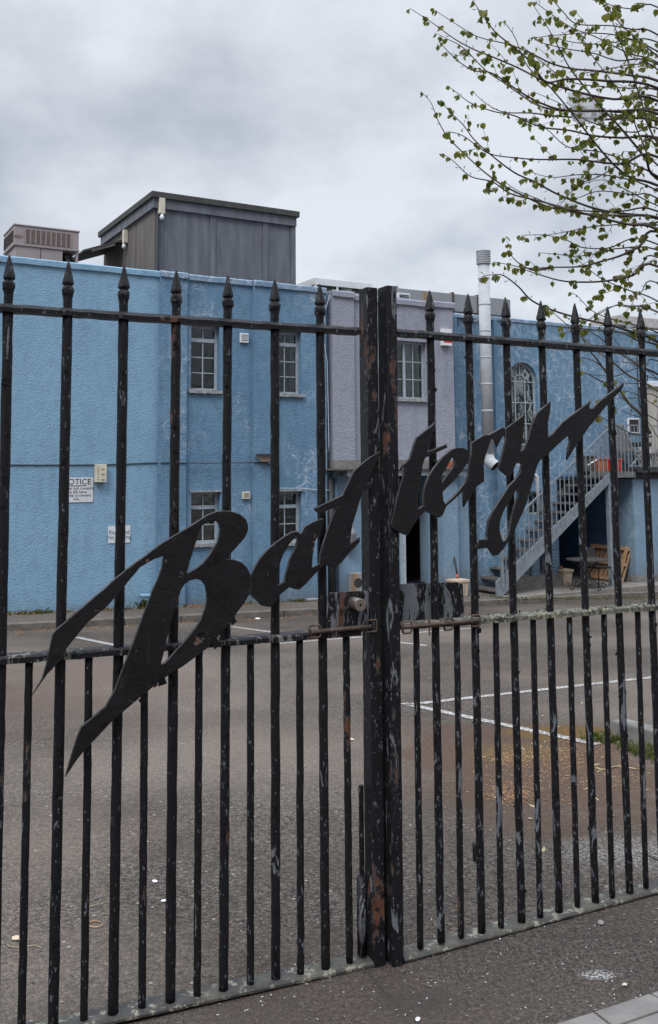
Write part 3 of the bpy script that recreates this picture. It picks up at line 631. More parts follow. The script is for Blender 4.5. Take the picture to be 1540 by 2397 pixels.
def rough_edge(L_, k=0.5):
    out_ = []
    for i, p in enumerate(L_):
        q_ = L_[(i + 1) % len(L_)]; d = math.hypot(q_[0] - p[0], q_[1] - p[1]); n = max(1, int(d / 14))
        for j in range(n):
            t = j / n; w = 0 if j == 0 else k
            out_.append((p[0] + (q_[0] - p[0]) * t + rg.uniform(-w, w), p[1] + (q_[1] - p[1]) * t + rg.uniform(-w, w)))
    return out_
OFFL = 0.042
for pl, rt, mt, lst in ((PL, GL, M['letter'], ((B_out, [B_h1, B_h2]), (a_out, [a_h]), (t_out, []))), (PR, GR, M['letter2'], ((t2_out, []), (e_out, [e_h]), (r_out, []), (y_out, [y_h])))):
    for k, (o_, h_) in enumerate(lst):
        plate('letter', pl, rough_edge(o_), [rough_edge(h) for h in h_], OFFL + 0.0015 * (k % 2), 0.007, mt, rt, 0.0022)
# curls of loose paint on the letters and bars
def flakes(pl, root, spots, off, mat, size=0.012, seed=2):
    rg = random.Random(seed); b = MB()
    for x, y in spots:
        s_, h = pl.sh(x + rg.uniform(-4, 4), y + rg.uniform(-6, 6), off); w = size * rg.uniform(.5, 1.5); hh = size * rg.uniform(.7, 2); a = rg.uniform(-1, 1); lift = rg.uniform(.002, .006)
        c_, s2 = math.cos(a), math.sin(a)
        f = lambda u_, v_, l: pl.w(s_ + u_ * c_ - v_ * s2, h + u_ * s2 + v_ * c_, off + l)
        b.face([f(-w, -hh, .0006), f(w, -hh * .8, .0006), f(w * .7, hh * .6, lift), f(-w * .6, hh, lift)])
    return tag(b.build('loose_paint', mat, root), kind='stuff')
sp_ = [(490, 1216), (556, 1215), (512, 1310), (487, 1325), (430, 1353), (545, 1452), (500, 1500), (470, 1480), (520, 1486), (380, 1590), (360, 1600), (330, 1640), (640, 1400), (700, 1365), (240, 1700)]
flakes(PL, GL, sp_, OFFL + 0.0045, M['letter'], 0.010)
rg2 = random.Random(4); sp2 = []
for i, (a, b_, c_) in enumerate(tl[1:]): sp2 += [(a[0] + (b_[0] - a[0]) * t, a[1] + (b_[1] - a[1]) * t) for t in [rg2.random() for _ in range(14)]]
flakes(PL, GL, sp2, 0.0152, M['paint_left'], 0.006, 5)
sp2 = []
for i, (a, b_, c_) in enumerate(tr_[:-1]): sp2 += [(a[0] + (b_[0] - a[0]) * t + rg2.choice((-6, 6)), a[1] + (b_[1] - a[1]) * t) for t in [rg2.random() for _ in range(12)]]
flakes(PR, GR, sp2, 0.0148, M['paint_right'], 0.006, 6)
flakes(PR, GR, [(rg2.uniform(1120, 1560), 0) for _ in range(0)] + [(x, 1444 - (x - 1120) * .078) for x in [rg2.uniform(1110, 1560) for _ in range(40)]], 0.012, M['lichen'], 0.0035, 8)

# ------------------------------------------------------------------ the blue building
BD = thing('building', 'long two-storey building in blue and lilac render behind the car park', 'building', WL.at(600, 1420))
def wsh(x, y=900, o=0.0): return WL.sh(x, y, o)
def ptop(x, y, o): return WL.sh(x, y, o)[1]
BASE = -2.0
def wall(name, mat, x0, x1, top, o, openings=(), depth=0.22, base=BASE, ym=900, back=0.45, parent=BD):
    """render wall between pixel columns x0 and x1 (read at row ym); openings are pixel rects"""
    s0, s1 = WL.sh(x0, ym, o)[0], WL.sh(x1, ym, o)[0]
    if isinstance(top, tuple): top = WL.sh(top[0], top[1], o)[1]
    if isinstance(base, tuple): base = WL.sh(base[0], base[1], o)[1]
    ops = []
    for (a, b_, c_, d_) in openings:
        ls, ht = WL.sh((a), (b_ + d_) / 2, o)[0], WL.sh((a + c_) / 2, b_, o)[1]
        rs, hb = WL.sh((c_), (b_ + d_) / 2, o)[0], WL.sh((a + c_) / 2, d_, o)[1]
        ops.append((ls, rs, hb, ht))
    S_ = sorted({s0, s1} | {v for q_ in ops for v in q_[:2]}); H_ = sorted({base, top} | {v for q_ in ops for v in q_[2:]})
    mb = MB(); f = lambda s_, h, oo: WL.w(s_, h, oo)
    for i in range(len(S_) - 1):
        for j in range(len(H_) - 1):
            cs, ch = (S_[i] + S_[i + 1]) / 2, (H_[j] + H_[j + 1]) / 2
            if any(q_[0] < cs < q_[1] and q_[2] < ch < q_[3] for q_ in ops): continue
            mb.face([f(S_[i], H_[j], o), f(S_[i + 1], H_[j], o), f(S_[i + 1], H_[j + 1], o), f(S_[i], H_[j + 1], o)])
    for (l, r_, hb, ht) in ops:
        for q_ in (((l, hb), (l, ht)), ((l, ht), (r_, ht)), ((r_, ht), (r_, hb)), ((r_, hb), (l, hb))):
            (sa, ha), (sb, hb_) = q_; mb.face([f(sa, ha, o), f(sb, hb_, o), f(sb, hb_, o - depth), f(sa, ha, o - depth)])
    for q_ in (((s0, base), (s0, top)), ((s0, top), (s1, top)), ((s1, top), (s1, base))):
        (sa, ha), (sb, hb_) = q_; mb.face([f(sa, ha, o), f(sb, hb_, o), f(sb, hb_, o - back), f(sa, ha, o - back)])
    bmesh.ops.remove_doubles(mb.b, verts=mb.b.verts, dist=1e-5)
    return mb.build(name, mat, parent), (s0, s1, top), ops
def coping(name, mat, s0, s1, top, o, h=0.11, proud=0.035, seed=0):
    rg = random.Random(seed); mb = MB(); n = max(2, int((s1 - s0) / 0.12)); ss = lin(s0, s1, n); prev = None
    for i, s_ in enumerate(ss):
        j = rg.uniform(-.004, .004); k = rg.uniform(-.004, .004)
        ring = [mb.b.verts.new(p) for p in (WL.w(s_, top - h + j, o + proud + k), WL.w(s_, top - 0.015 + j, o + proud + k), WL.w(s_, top + 0.006 + j, o + proud - 0.03), WL.w(s_, top + 0.006, o - 0.35), WL.w(s_, top - h, o - 0.35))]
        if prev:
            for q_ in range(5): mb.b.faces.new([prev[q_], prev[(q_ + 1) % 5], ring[(q_ + 1) % 5], ring[q_]])
        else: mb.b.faces.new(ring)
        prev = ring
    mb.b.faces.new(prev[::-1]); return mb.build(name, mat, BD)
TOPW = WL.sh(185, 621, 0.0)[1]
def window(op, o, cols, rows, transom=None, sill=True, blind=None, mullion=None, lintel=False, depth=0.14, curtain=None, open_sash=False):
    """casement window: frame part with glazing bars, panes, sill; op = (s0, s1, h0, h1)"""
    l, r_, b_, t = op; oo = o - depth; w = r_ - l; h = t - b_
    fr = MB(); fw = 0.045
    bx = lambda a, c_, d_, e_, o0=oo - 0.03, o1=oo + 0.02: fr.box(WL, a, c_, d_, e_, o0, o1)
    bx(l, l + fw, b_, t); bx(r_ - fw, r_, b_, t); bx(l + fw, r_ - fw, b_, b_ + fw); bx(l + fw, r_ - fw, t - fw, t)
    tz = t
    if transom:
        tz = t - h * transom; bx(l + fw, r_ - fw, tz - 0.032, tz + 0.032, oo - 0.025, oo + 0.028)
        for c_ in range(1, cols): s_ = l + fw + (w - 2 * fw) * c_ / cols; bx(s_ - .010, s_ + .010, tz + 0.032, t - fw, oo - .012, oo + .012)
        lo_t = tz - 0.032
    else: lo_t = t - fw
    xs = [l + fw + (w - 2 * fw) * c_ / cols for c_ in range(1, cols)]
    for c_, s_ in enumerate(xs):
        mw = 0.028 if (mullion and (c_ + 1) in mullion) else 0.010
        bx(s_ - mw, s_ + mw, b_ + fw, lo_t, oo - .014, oo + (.024 if mw > .02 else .013))
    for k in range(1, rows):
        z = b_ + fw + (lo_t - b_ - fw) * k / rows
        edges = [l + fw] + xs + [r_ - fw]
        for a, c_ in zip(edges[:-1], edges[1:]): bx(a + .011, c_ - .011, z - .009, z + .009, oo - .010, oo + .011)
    F_ = fr.build('window', M['frame'], BD)
    g_ = MB(); g_.box(WL, l + fw * .6, r_ - fw * .6, b_ + fw * .6, t - fw * .6, oo - 0.008, oo - 0.003); g_.build('glass', M['glass'], F_)
    if sill:
        q_ = MB(); n = 10; ss = lin(l - 0.05, r_ + 0.05, n); rg = random.Random(int(l * 100))
        for i in range(n): j = rg.uniform(-.004, .004); q_.box(WL, ss[i], ss[i + 1], b_ - 0.055 + j, b_ + 0.001 + j * .3, oo + 0.02, o + 0.055 + j)
        bmesh.ops.remove_doubles(q_.b, verts=q_.b.verts, dist=0.0005)
        q_.build('window_sill', M['sill'], F_)
    if lintel: MB().box(WL, l - 0.02, r_ + 0.02, t + 0.0, t + 0.03, oo, o + 0.03).build('drip_strip', M['sill'], F_)
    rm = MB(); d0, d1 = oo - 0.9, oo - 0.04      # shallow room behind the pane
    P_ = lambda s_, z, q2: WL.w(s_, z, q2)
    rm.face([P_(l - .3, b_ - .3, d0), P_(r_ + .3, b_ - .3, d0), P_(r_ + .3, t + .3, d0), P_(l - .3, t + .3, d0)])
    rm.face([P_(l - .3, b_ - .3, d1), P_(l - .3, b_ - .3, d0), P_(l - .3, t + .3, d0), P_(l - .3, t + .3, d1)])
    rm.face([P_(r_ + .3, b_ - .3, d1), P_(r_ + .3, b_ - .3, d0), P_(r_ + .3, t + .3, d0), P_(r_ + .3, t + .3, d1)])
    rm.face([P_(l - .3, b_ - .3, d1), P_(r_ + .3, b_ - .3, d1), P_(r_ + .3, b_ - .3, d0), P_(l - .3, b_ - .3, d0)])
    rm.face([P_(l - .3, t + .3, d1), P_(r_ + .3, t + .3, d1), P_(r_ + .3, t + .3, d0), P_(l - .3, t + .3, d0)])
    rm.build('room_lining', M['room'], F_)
    if blind: MB().box(WL, l + .01, r_ - .01, b_ + h * (1 - blind), t, oo - 0.035, oo - 0.028).build('blind', M['blind'], F_)
    if curtain:
        for (c0, c1) in curtain:
            q_ = MB(); n = 16; prev = None
            for i in range(n + 1):
                s_ = l + w * (c0 + (c1 - c0) * i / n); d = oo - 0.04 + 0.018 * math.sin(i * 1.9)
                row = [q_.b.verts.new(WL.w(s_, b_, d)), q_.b.verts.new(WL.w(s_, t, d))]
                if prev: q_.b.faces.new([prev[0], row[0], row[1], prev[1]])
                prev = row
            q_.build('curtain', M['curtain'], F_)
    return F_
# bright left block
_, wa, _o = wall('wall_bay', M['blue_a'], -420, 373, (185, 621), 0.0)
TOP = wa[2]; coping('coping', M['blue_a'], wa[0], wa[1], TOP + 0.03, 0.0, 0.10, 0.035, 1)
PR_ = 0.07
_, w1, _o = wall('pilaster', M['blue_b'], 373.5, 437, TOP, PR_)
coping('coping', M['coping_b'], w1[0] + .004, w1[1], TOP + 0.03, PR_, 0.10, 0.035, 2)
_, w2, o2 = wall('wall_bay', M['blue_b'], 432, 598, TOP, 0.0, [(447, 762, 514, 914), (447, 1152, 515, 1272)])
coping('coping', M['coping_b'], w1[1] + .04, w2[1] - .02, TOP + 0.03, 0.0, 0.10, 0.035, 3)
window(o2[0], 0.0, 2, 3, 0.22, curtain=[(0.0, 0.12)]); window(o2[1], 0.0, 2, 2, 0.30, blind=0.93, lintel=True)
_, w3, _o = wall('pilaster', M['blue_b'], 594, 648, TOP, PR_)
coping('coping', M['coping_b'], w3[0], w3[1], TOP + 0.03, PR_, 0.10, 0.035, 4)
_, w4, o4 = wall('wall_bay', M['blue_b'], 640, 764, TOP, 0.0, [(640.5, 776, 705, 922), (640.5, 1150, 706, 1270)])
coping('coping', M['coping_b'], w3[1] + .04, w4[1], TOP + 0.03, 0.0, 0.10, 0.035, 5)
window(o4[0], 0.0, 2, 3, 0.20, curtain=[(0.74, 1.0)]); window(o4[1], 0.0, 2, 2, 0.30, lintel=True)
_, w5, _o = wall('wall_bay', M['blue_c'], 760, 783, TOP - .03, -0.16)
# lilac bay over the entrance
yb = 1077
_, c1, _o = wall('pilaster', M['purple'], 779, 830, (800, 684), 0.02, base=(800, yb))
hb_band = WL.sh(800, yb, 0.02)[1]
_, c2, oc = wall('wall_bay', M['purple'], 826, 1017, (920, 695), -0.06, [(928, 799, 1000, 934)], base=hb_band)
_, c3, _o = wall('pilaster', M['purple'], 1013, 1063, (1040, 711), 0.02, base=hb_band)
TOPP = c1[2]
coping('coping', M['purple'], c1[0], c1[1], TOPP + .02, 0.02, 0.11, 0.04, 6)
coping('coping', M['purple'], c1[1] + .045, c3[0] - .045, TOPP - .005, -0.06, 0.11, 0.04, 7)
coping('coping', M['purple'], c3[0], c3[1] + .04, TOPP + .0, 0.02, 0.11, 0.04, 8)
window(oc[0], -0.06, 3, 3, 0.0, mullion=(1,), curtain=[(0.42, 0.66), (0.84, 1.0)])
MB().box(WL, c1[0] - .02, c3[1] + 0.02, hb_band - 0.22, hb_band + 0.0, -0.3, 0.045).build('concrete_band', M['concrete'], BD)
a = WL.sh(1047, 1076, 0.05); MB().box(WL, a[0], a[0] + 0.33, hb_band - 0.17, hb_band - 0.03, 0.03, 0.052).build('exposed_brick', M['brick'], BD)
f0 = WL.sh(812, 1108, 0.12); f1 = WL.sh(1090, 1112, 0.12)
MB().box(WL, f0[0], f1[0] + 0.02, f0[1] - 0.055, f0[1] + 0.055, -0.2, 0.14).build('fascia', M['galv'], BD)
MB().box(WL, f0[0] - .42, f1[0] + 0.06, f0[1] + 0.058, f0[1] + 0.085, -0.2, 0.18).build('canopy_sheet', M['lead'], BD)
lo_top = f0[1] - 0.04
_, d1, od = wall('entrance_wall', M['blue_d'], 779, 1032, lo_top, -0.12, [(936, 1100, 1003, 1368)], ym=1250, depth=0.3)
_, d2, _o = wall('pilaster', M['blue_d'], 1036, 1073, lo_top, 0.03, ym=1250)
_, d3, _o = wall('entrance_wall', M['blue_d'], 1068, 1112, lo_top + 0.0, -0.12, ym=1250)
dd = od[0]
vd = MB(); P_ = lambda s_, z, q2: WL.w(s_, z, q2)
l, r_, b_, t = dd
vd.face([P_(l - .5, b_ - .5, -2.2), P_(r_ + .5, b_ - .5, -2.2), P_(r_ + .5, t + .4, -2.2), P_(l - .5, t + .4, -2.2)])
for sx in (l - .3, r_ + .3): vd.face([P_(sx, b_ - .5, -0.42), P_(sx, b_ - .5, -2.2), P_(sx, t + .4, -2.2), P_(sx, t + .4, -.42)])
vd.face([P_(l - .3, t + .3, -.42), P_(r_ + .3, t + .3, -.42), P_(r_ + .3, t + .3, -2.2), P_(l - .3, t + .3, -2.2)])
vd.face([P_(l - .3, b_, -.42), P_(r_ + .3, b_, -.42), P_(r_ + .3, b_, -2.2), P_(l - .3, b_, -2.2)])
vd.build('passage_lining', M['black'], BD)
dr = MB().box(WL, l - .0, l + 0.05, b_, t - .35, -0.42, 0.0).build('door_jamb', M['frame'], BD)
mb = MB(); hx = WL.w(l + 0.06, b_ + .02, -0.28); ex = hx + WL.u * 0.24 - WL.n * .25
mb.bar(hx + Vector((0, 0, .75)), ex + Vector((0, 0, .75)), 0.03, 1.5); door = mb.build('door', M['ac_dark'], BD)
MB().bar(ex, ex + Vector((0, 0, 1.5)), 0.03, 0.03).build('door_edge', M['frame'], door)
MB().box(WL, l - .02, r_ + .02, b_ - 0.14, b_, -0.4, 0.05).build('door_step', M['concrete'], BD)
MB().box(WL, c3[1] + 0.0, c3[1] + 0.02, hb_band, TOPP - .1, -0.9, -0.06).build('bay_return', M['purple'], BD)
# right wing, cracked
RO = -0.30
_, e1, oe = wall('wall_bay', M['blue_c'], 1058, 1168, (1200, 752), RO)
TOPR = e1[2]
sR = WL.sh(1905, 900, RO)[0]
arch = (1190, 848, 1260, 1090)
_, e2, oe = wall('wall_bay', M['blue_c'], 1166, 1520, TOPR, RO + 0.06, [arch, (1238, 1150, 1276, 1205), (1222, 1312, 1247, 1350), (1262, 1290, 1283, 1348), (1306, 1122, 1515, 1420)])
coping('coping', M['coping_b'], e1[0] + .06, WL.sh(1900, 900, RO)[0], TOPR + .05, RO + .03, 0.08, 0.05, 9)
_, e3, _o = wall('wall_bay', M['blue_c'], 1519, 1900, TOPR, RO + 0.055)
for (dx, nm) in ((1159, 'pilaster'), (1064, 'pilaster')):
    wall(nm, M['blue_b'], dx, dx + 8, TOPR - .02, RO + 0.10)
# arched window: fill the corners above the springing, then the fan
l, r_, b_, t = oe[0]; cx_, rad = (l + r_) / 2, (r_ - l) / 2; sp = t - rad; oo = RO + 0.06
mb = MB(); n = 14
for sgn in (-1, 1):
    arc = [(cx_ + sgn * rad * math.cos(i / n * math.pi / 2), sp + rad * math.sin(i / n * math.pi / 2)) for i in range(n + 1)]
    cor = (cx_ + sgn * rad, t)
    for i in range(n):
        mb.face([WL.w(*cor, oo + .001), WL.w(*arc[i], oo + .001), WL.w(*arc[i + 1], oo + .001)])
        mb.face([WL.w(*arc[i], oo + .001), WL.w(*arc[i + 1], oo + .001), WL.w(*arc[i + 1], oo - .22), WL.w(*arc[i], oo - .22)])
mb.build('arch_spandrel', M['blue_c'], BD)
fr = MB(); po = oo - .10
arcp = [WL.w(cx_ + (rad - .02) * math.cos(a_), sp + (rad - .02) * math.sin(a_), po) for a_ in lin(0, math.pi, 24)]
for i in range(24): fr.bar(arcp[i], arcp[i + 1], 0.05, 0.045, WL.n)
for s_ in (l + .02, r_ - .02): fr.bar(WL.w(s_, b_, po), WL.w(s_, sp, po), 0.05, 0.045, WL.n)
fr.bar(WL.w(l, b_ + .02, po), WL.w(r_, b_ + .02, po), 0.05, 0.045, WL.n)
for k in (1, 2): s_ = l + (r_ - l) * k / 3; fr.bar(WL.w(s_, b_, po), WL.w(s_, sp, po), 0.022, 0.02, WL.n)
nrow = 4
for k in range(nrow + 1):
    z = sp - (sp - b_) * k / nrow
    fr.bar(WL.w(l, z, po + .002), WL.w(r_, z, po + .002), 0.034 if k == 3 else 0.022, 0.034 if k == 3 else 0.02, WL.n)
ir = rad * 0.36
ip = [WL.w(cx_ + ir * math.cos(a_), sp + ir * math.sin(a_), po) for a_ in lin(0, math.pi, 12)]
for i in range(12): fr.bar(ip[i], ip[i + 1], 0.022, 0.02, WL.n)
for a_ in (30, 62, 90, 118, 150):
    c_, s2 = math.cos(R(a_)), math.sin(R(a_)); fr.bar(WL.w(cx_ + ir * c_, sp + ir * s2, po), WL.w(cx_ + rad * c_, sp + rad * s2, po), 0.02, 0.02, WL.n)
AW = fr.build('arched_window', M['frame'], BD)
mb = MB(); mb.prism([WL.w(cx_ + (rad - .01) * math.cos(a_), sp + (rad - .01) * math.sin(a_), po - .012) for a_ in lin(0, math.pi, 24)] + [WL.w(l + .01, b_, po - .012), WL.w(r_ - .01, b_, po - .012)], WL.n * .004)
mb.build('glass', M['glass'], AW)
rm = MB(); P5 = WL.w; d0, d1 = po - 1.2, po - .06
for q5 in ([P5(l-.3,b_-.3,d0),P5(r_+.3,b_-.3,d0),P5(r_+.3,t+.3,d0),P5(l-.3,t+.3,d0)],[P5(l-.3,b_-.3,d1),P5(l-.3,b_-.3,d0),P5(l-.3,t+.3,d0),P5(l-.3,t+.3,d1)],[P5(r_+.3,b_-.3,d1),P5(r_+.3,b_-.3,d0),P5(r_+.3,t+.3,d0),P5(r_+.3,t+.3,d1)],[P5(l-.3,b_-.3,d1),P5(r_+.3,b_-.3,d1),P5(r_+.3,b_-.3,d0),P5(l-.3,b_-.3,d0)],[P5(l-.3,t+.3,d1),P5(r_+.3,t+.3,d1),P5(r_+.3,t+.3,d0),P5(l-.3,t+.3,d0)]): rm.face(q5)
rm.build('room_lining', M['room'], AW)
MB().box(WL, l - .05, r_ + .05, sp - .10, t + .1, po - .035, po - .025).build('blind', M['curtain'], AW)
for q_ in oe[1:4]:
    window(q_, oo, 2, 1, 0.0, sill=False)
# painted brick pier
a0_, a1_ = WL.sh(1284, 1300, RO + .1)[0], WL.sh(1301, 1300, RO + .1)[0]
mb = MB(); z = -0.75
k = 0
while z < 0.9:
    mb.box(WL, a0_ - (0.06 if k % 2 else 0), a1_, z, z + 0.062, RO + .05, RO + .12 + (0.003 if k % 2 else 0)); z += 0.075; k += 1
mb.build('brick_pier', M['blue_d'], BD)
mb = MB().box(WL, a0_ - 1.2, a1_ + .0, -1.2, -0.60, RO + .05, RO + .24).build('plinth', M['concrete'], BD)
# flat roofs so the rooftop plant stands on something
mb = MB().box(WL, wa[0], e1[0], TOP - .62, TOP - .50, -14, -0.30); mb.build('flat_roof', M['lead'], BD)
mb = MB().box(WL, e1[0] + .01, WL.sh(1900, 900, RO)[0], TOPR - .50, TOPR - .40, -14, RO - .42); mb.build('flat_roof', M['lead'], BD)
MB().box(WL, wa[0] - .2, wa[0], BASE, TOP, -14, 0).build('end_wall', M['blue_a'], BD)

# ------------------------------------------------------------------ rooftop: plant room, units, ducts
RZ = TOP - 0.50
def rect(x0, y0, x1, y1, off, pl=WL):
    a, h1 = pl.sh(x0, y0, off); b_, h0 = pl.sh(x1, y1, off); return a, b_, h0, h1
PO = -1.3
ca = WL.sh(358, 447, PO); cb = WL.sh(695, 497, PO)
s0, s1 = ca[0], cb[0]; ht = ca[1]; dpt = 2.6
# side depth: where the left roof edge reaches (232,545)
lo_, hi_ = 0.5, 8
for _ in range(30):
    mid = (lo_ + hi_) / 2; v = ROT.transposed() @ (WL.w(s0, ht, PO - mid) - CAM); x = PX + F * v.x / -v.z
    if x > 232: lo_ = mid
    else: hi_ = mid
dpt = mid
PRM = thing('rooftop_room', 'dark grey panelled timber room standing on the flat roof', 'rooftop room', WL.w((s0 + s1) / 2, RZ, PO - 1))
x_in = 0.10
MB().box(WL, s0 + x_in, s1 - .06, RZ, ht - .12, PO - dpt + .1, PO - .10).build('core', M['wood_grey'], PRM)
def strips(xs, o0, o1, mat, nm, top):
    for (a, b_) in xs: MB().box(WL, a, b_, RZ, top, o0, o1).build(nm, mat, PRM)
pxs = [WL.sh(x, 600, PO - .1)[0] for x in (372, 496, 619, 684)]
edges = [s0 + x_in] + pxs[0:1]
for i, (a, b_) in enumerate([(pxs[0], pxs[1]), (pxs[1] + .0, pxs[2]), (pxs[2], pxs[3])]):
    MB().box(WL, a + .015, b_ - .015, RZ, ht - .27, PO - .10, PO - .078).build('panel', M['wood_grey'], PRM, bevel=0.002)
for a in pxs + [s0 + x_in + .06]:
    MB().box(WL, a - .055, a + .055, RZ, ht - .27, PO - .078, PO - .052).build('cover_strip', M['wood_grey'], PRM)
# side panels (facing along the wall to the left)
nside = 3; dd_ = (dpt - .2) / nside
for i in range(nside):
    o1_ = PO - .10 - i * dd_
    MB().box(WL, s0 + x_in - .022, s0 + x_in, RZ, ht - .27, o1_ - dd_ + .012, o1_ - .012).build('panel', M['wood_brown'], PRM)
MB().box(WL, s0 + .02, s1 - .0, ht - .30, ht - .12, PO - dpt + .05, PO - .02).build('fascia_board', M['wood_grey'], PRM)
MB().box(WL, s0 - .03, s1 + .05, ht - .12, ht, PO - dpt, PO + .03).build('roof_edge', M['wood_trim'], PRM, bevel=0.01)
# lean-to hood and low outhouse at the back left
A = WL.w(s0 + x_in - .02, ht - .52, PO - 1.9); B2 = WL.w(s0 + x_in - .02, ht - .52, PO - dpt + .2)
mb = MB(); dv = -WL.u * 0.85 + Vector((0, 0, -0.32)); th = Vector((0, 0, .04))
mb.hexa([A, B2, B2 + dv, A + dv, A + th, B2 + th, B2 + dv + th, A + dv + th]); mb.build('hood', M['wood_trim'], PRM)
for P0_ in (A,): MB().bar(P0_ + dv * .25 + Vector((0, 0, -.03)), P0_ + dv * .8 + Vector((0, 0, -.03)), 0.05, 0.04).build('hood_batten', M['wood_brown'], PRM)
MB().box(WL, s0 - .55, s0 + .02, RZ, ht - 1.02, PO - dpt - 1.2, PO - dpt + .25).build('outhouse', M['wood_brown'], PRM)
MB().box(WL, s0 - .62, s0 + .02, ht - 1.02, ht - .94, PO - dpt - 1.2, PO - dpt + .31).build('outhouse_roof', M['wood_trim'], PRM)
def lamp_unit(base, dn, label, mat=M['cream'], h=0.20, w=0.12):
    t_ = thing('bulkhead_lamp', label, 'wall lamp', base, 'lamps on the rooftop room')
    up = Vector((0, 0, 1)); side = dn.cross(up).normalized()
    mb = MB(); mb.bar(base + dn * .04 - up * h / 2, base + dn * .04 + up * h / 2, w, .09, dn); mb.build('lamp_box', mat, t_, bevel=0.01)
    mb = MB(); mb.lathe(base + dn * .06 - up * (h / 2 + .115), [(0, .012), (.015, .035), (.05, .045), (.08, .03), (.115, .02)], 12); mb.build('bulb', M['white'], t_, True)
lamp_unit(WL.at(376.5, 484, PO - .05), WL.n, 'cream wall lamp near the front corner of the rooftop room', h=0.30, w=0.115)
sp_ = WL.w(s0 + x_in - .03, 0, PO - 1.75); v_ = None
lamp_unit(Vector((sp_.x, sp_.y, ht - .48)), -WL.u, 'yellowed wall lamp beside the hood of the rooftop room', h=0.27)
lamp_unit(WL.w(s1 - .02, ht - .22, PO - .5), WL.u, 'dark lamp poking out at the right end of the rooftop room', M['iron'], 0.1, 0.1)

# air handling unit, left
AO = -2.2
ax0, ah = WL.sh(34, 523, AO); ax1 = WL.sh(185, 541, AO)[0]
AC = thing('air_handling_unit', 'beige rooftop air handling unit with louvred grille', 'air conditioner', WL.w((ax0 + ax1) / 2, RZ, AO - .5))
hm = WL.sh(40, 572, AO)[1]; ad = 0.95
MB().box(WL, ax0, ax1, hm, ah - .03, AO - ad, AO).build('upper_cabinet', M['ac'], AC, bevel=0.01)
MB().box(WL, ax0 - .015, ax1 + .015, ah - .03, ah, AO - ad - .02, AO + .015).build('lid', M['ac'], AC, bevel=0.006)
xg = WL.sh(147, 600, AO)[0]
MB().box(WL, ax0 + .03, xg, RZ, hm - .012, AO - ad, AO - .012).build('lower_cabinet', M['ac'], AC, bevel=0.008)
MB().box(WL, ax0 - .01, ax1 + .01, hm - .012, hm + .012, AO - ad, AO + .012).build('joint_strip', M['ac'], AC)
MB().box(WL, ax1 - .05, ax1 - .005, RZ, hm - .012, AO - .06, AO - .012).build('corner_post', M['ac'], AC)
MB().box(WL, xg, ax1 - .05, RZ, hm - .012, AO - ad, AO - .30).build('open_bay', M['ac_dark'], AC)
rg = random.Random(5); mb = MB()
for i in range(7):
    p = WL.w(rg.uniform(xg + .05, ax1 - .1), rg.uniform(hm - .35, hm - .05), AO - .2); mb = MB()
    mb.tube([p, p + WL.u * rg.uniform(-.15, .15) + Vector((0, 0, rg.uniform(-.2, .05))), p + WL.u * rg.uniform(-.2, .2) + Vector((0, 0, rg.uniform(-.3, -.1)))], 0.022, 6); mb.build('hose', M['concrete'] if i % 2 else M['cable'], AC, True)
gx0, gx1 = WL.sh(59, 560, AO)[0], WL.sh(166, 560, AO)[0]; gz0, gz1 = hm + .05, ah - .08
G = MB().box(WL, gx0, gx1, gz0, gz1, AO, AO + .006).build('grille', M['ac_dark'], AC)
for i in range(10):
    w_ = (gx1 - gx0) / 9; s_ = gx0 + i * w_; MB().box(WL, s_ - .010, s_ + .010, gz0 - .01, gz1 + .01, AO + .006, AO + .014).build('grille_rib', M['ac'], G)
for i in range(15):
    z = gz0 + (gz1 - gz0) * (i + .5) / 15; MB().box(WL, gx0, gx1, z - .006, z + .006, AO + .0062, AO + .010).build('louvre', M['ac_grill'], G)
for i in range(8):
    o_ = AO - .08 - i * (ad - .16) / 7; MB().box(WL, ax0 - .012, ax0 - .001, hm + .06, ah - .10, o_ - .035, o_ + .012).build('side_slot', M['ac_dark'], AC)
s_, z = WL.sh(43, 553, AO + .004); mb = MB(); mb.prism([WL.w(s_ + .085 * math.cos(a_), z + .030 * math.sin(a_), AO + .001) for a_ in lin(0, 2 * math.pi, 20)[:-1]], WL.n * .004); mb.build('badge', M['ac_grill'], AC)
x = WL.sh(95, 600, AO)[0]; MB().box(WL, x - .005, x + .005, RZ, hm - .02, AO - .012, AO - .008).build('panel_joint', M['ac_dark'], AC)

# white cabin unit on the roof behind the gate posts
VO = -2.6
v0, vh = WL.sh(737, 649, VO); v1 = WL.sh(872, 663, VO)[0]
VT = thing('cabin', 'white framed cabin unit with dark glazing on the flat roof', 'cabin', WL.w((v0 + v1) / 2, RZ, VO - 1))
MB().box(WL, v0 + .03, v1, RZ, vh - .14, VO - 3.15, VO - .03).build('cabin_body', M['ac_dark'], VT)
MB().box(WL, v0, v1, vh - .16, vh, VO - 3.2, VO).build('roof_frame', M['white'], VT, bevel=0.008)
for x in (v0 + .03, WL.sh(790, 660, VO)[0], v1 - .03): MB().box(WL, x - .022, x + .022, RZ, vh - .16, VO - .05, VO - .004).build('post', M['white'], VT)
xa, xb = WL.sh(801, 660, VO)[0], WL.sh(824, 660, VO)[0]; MB().box(WL, xa, xb, RZ, vh - .17, VO - .05, VO - .03).build('panel', M['white'], VT)
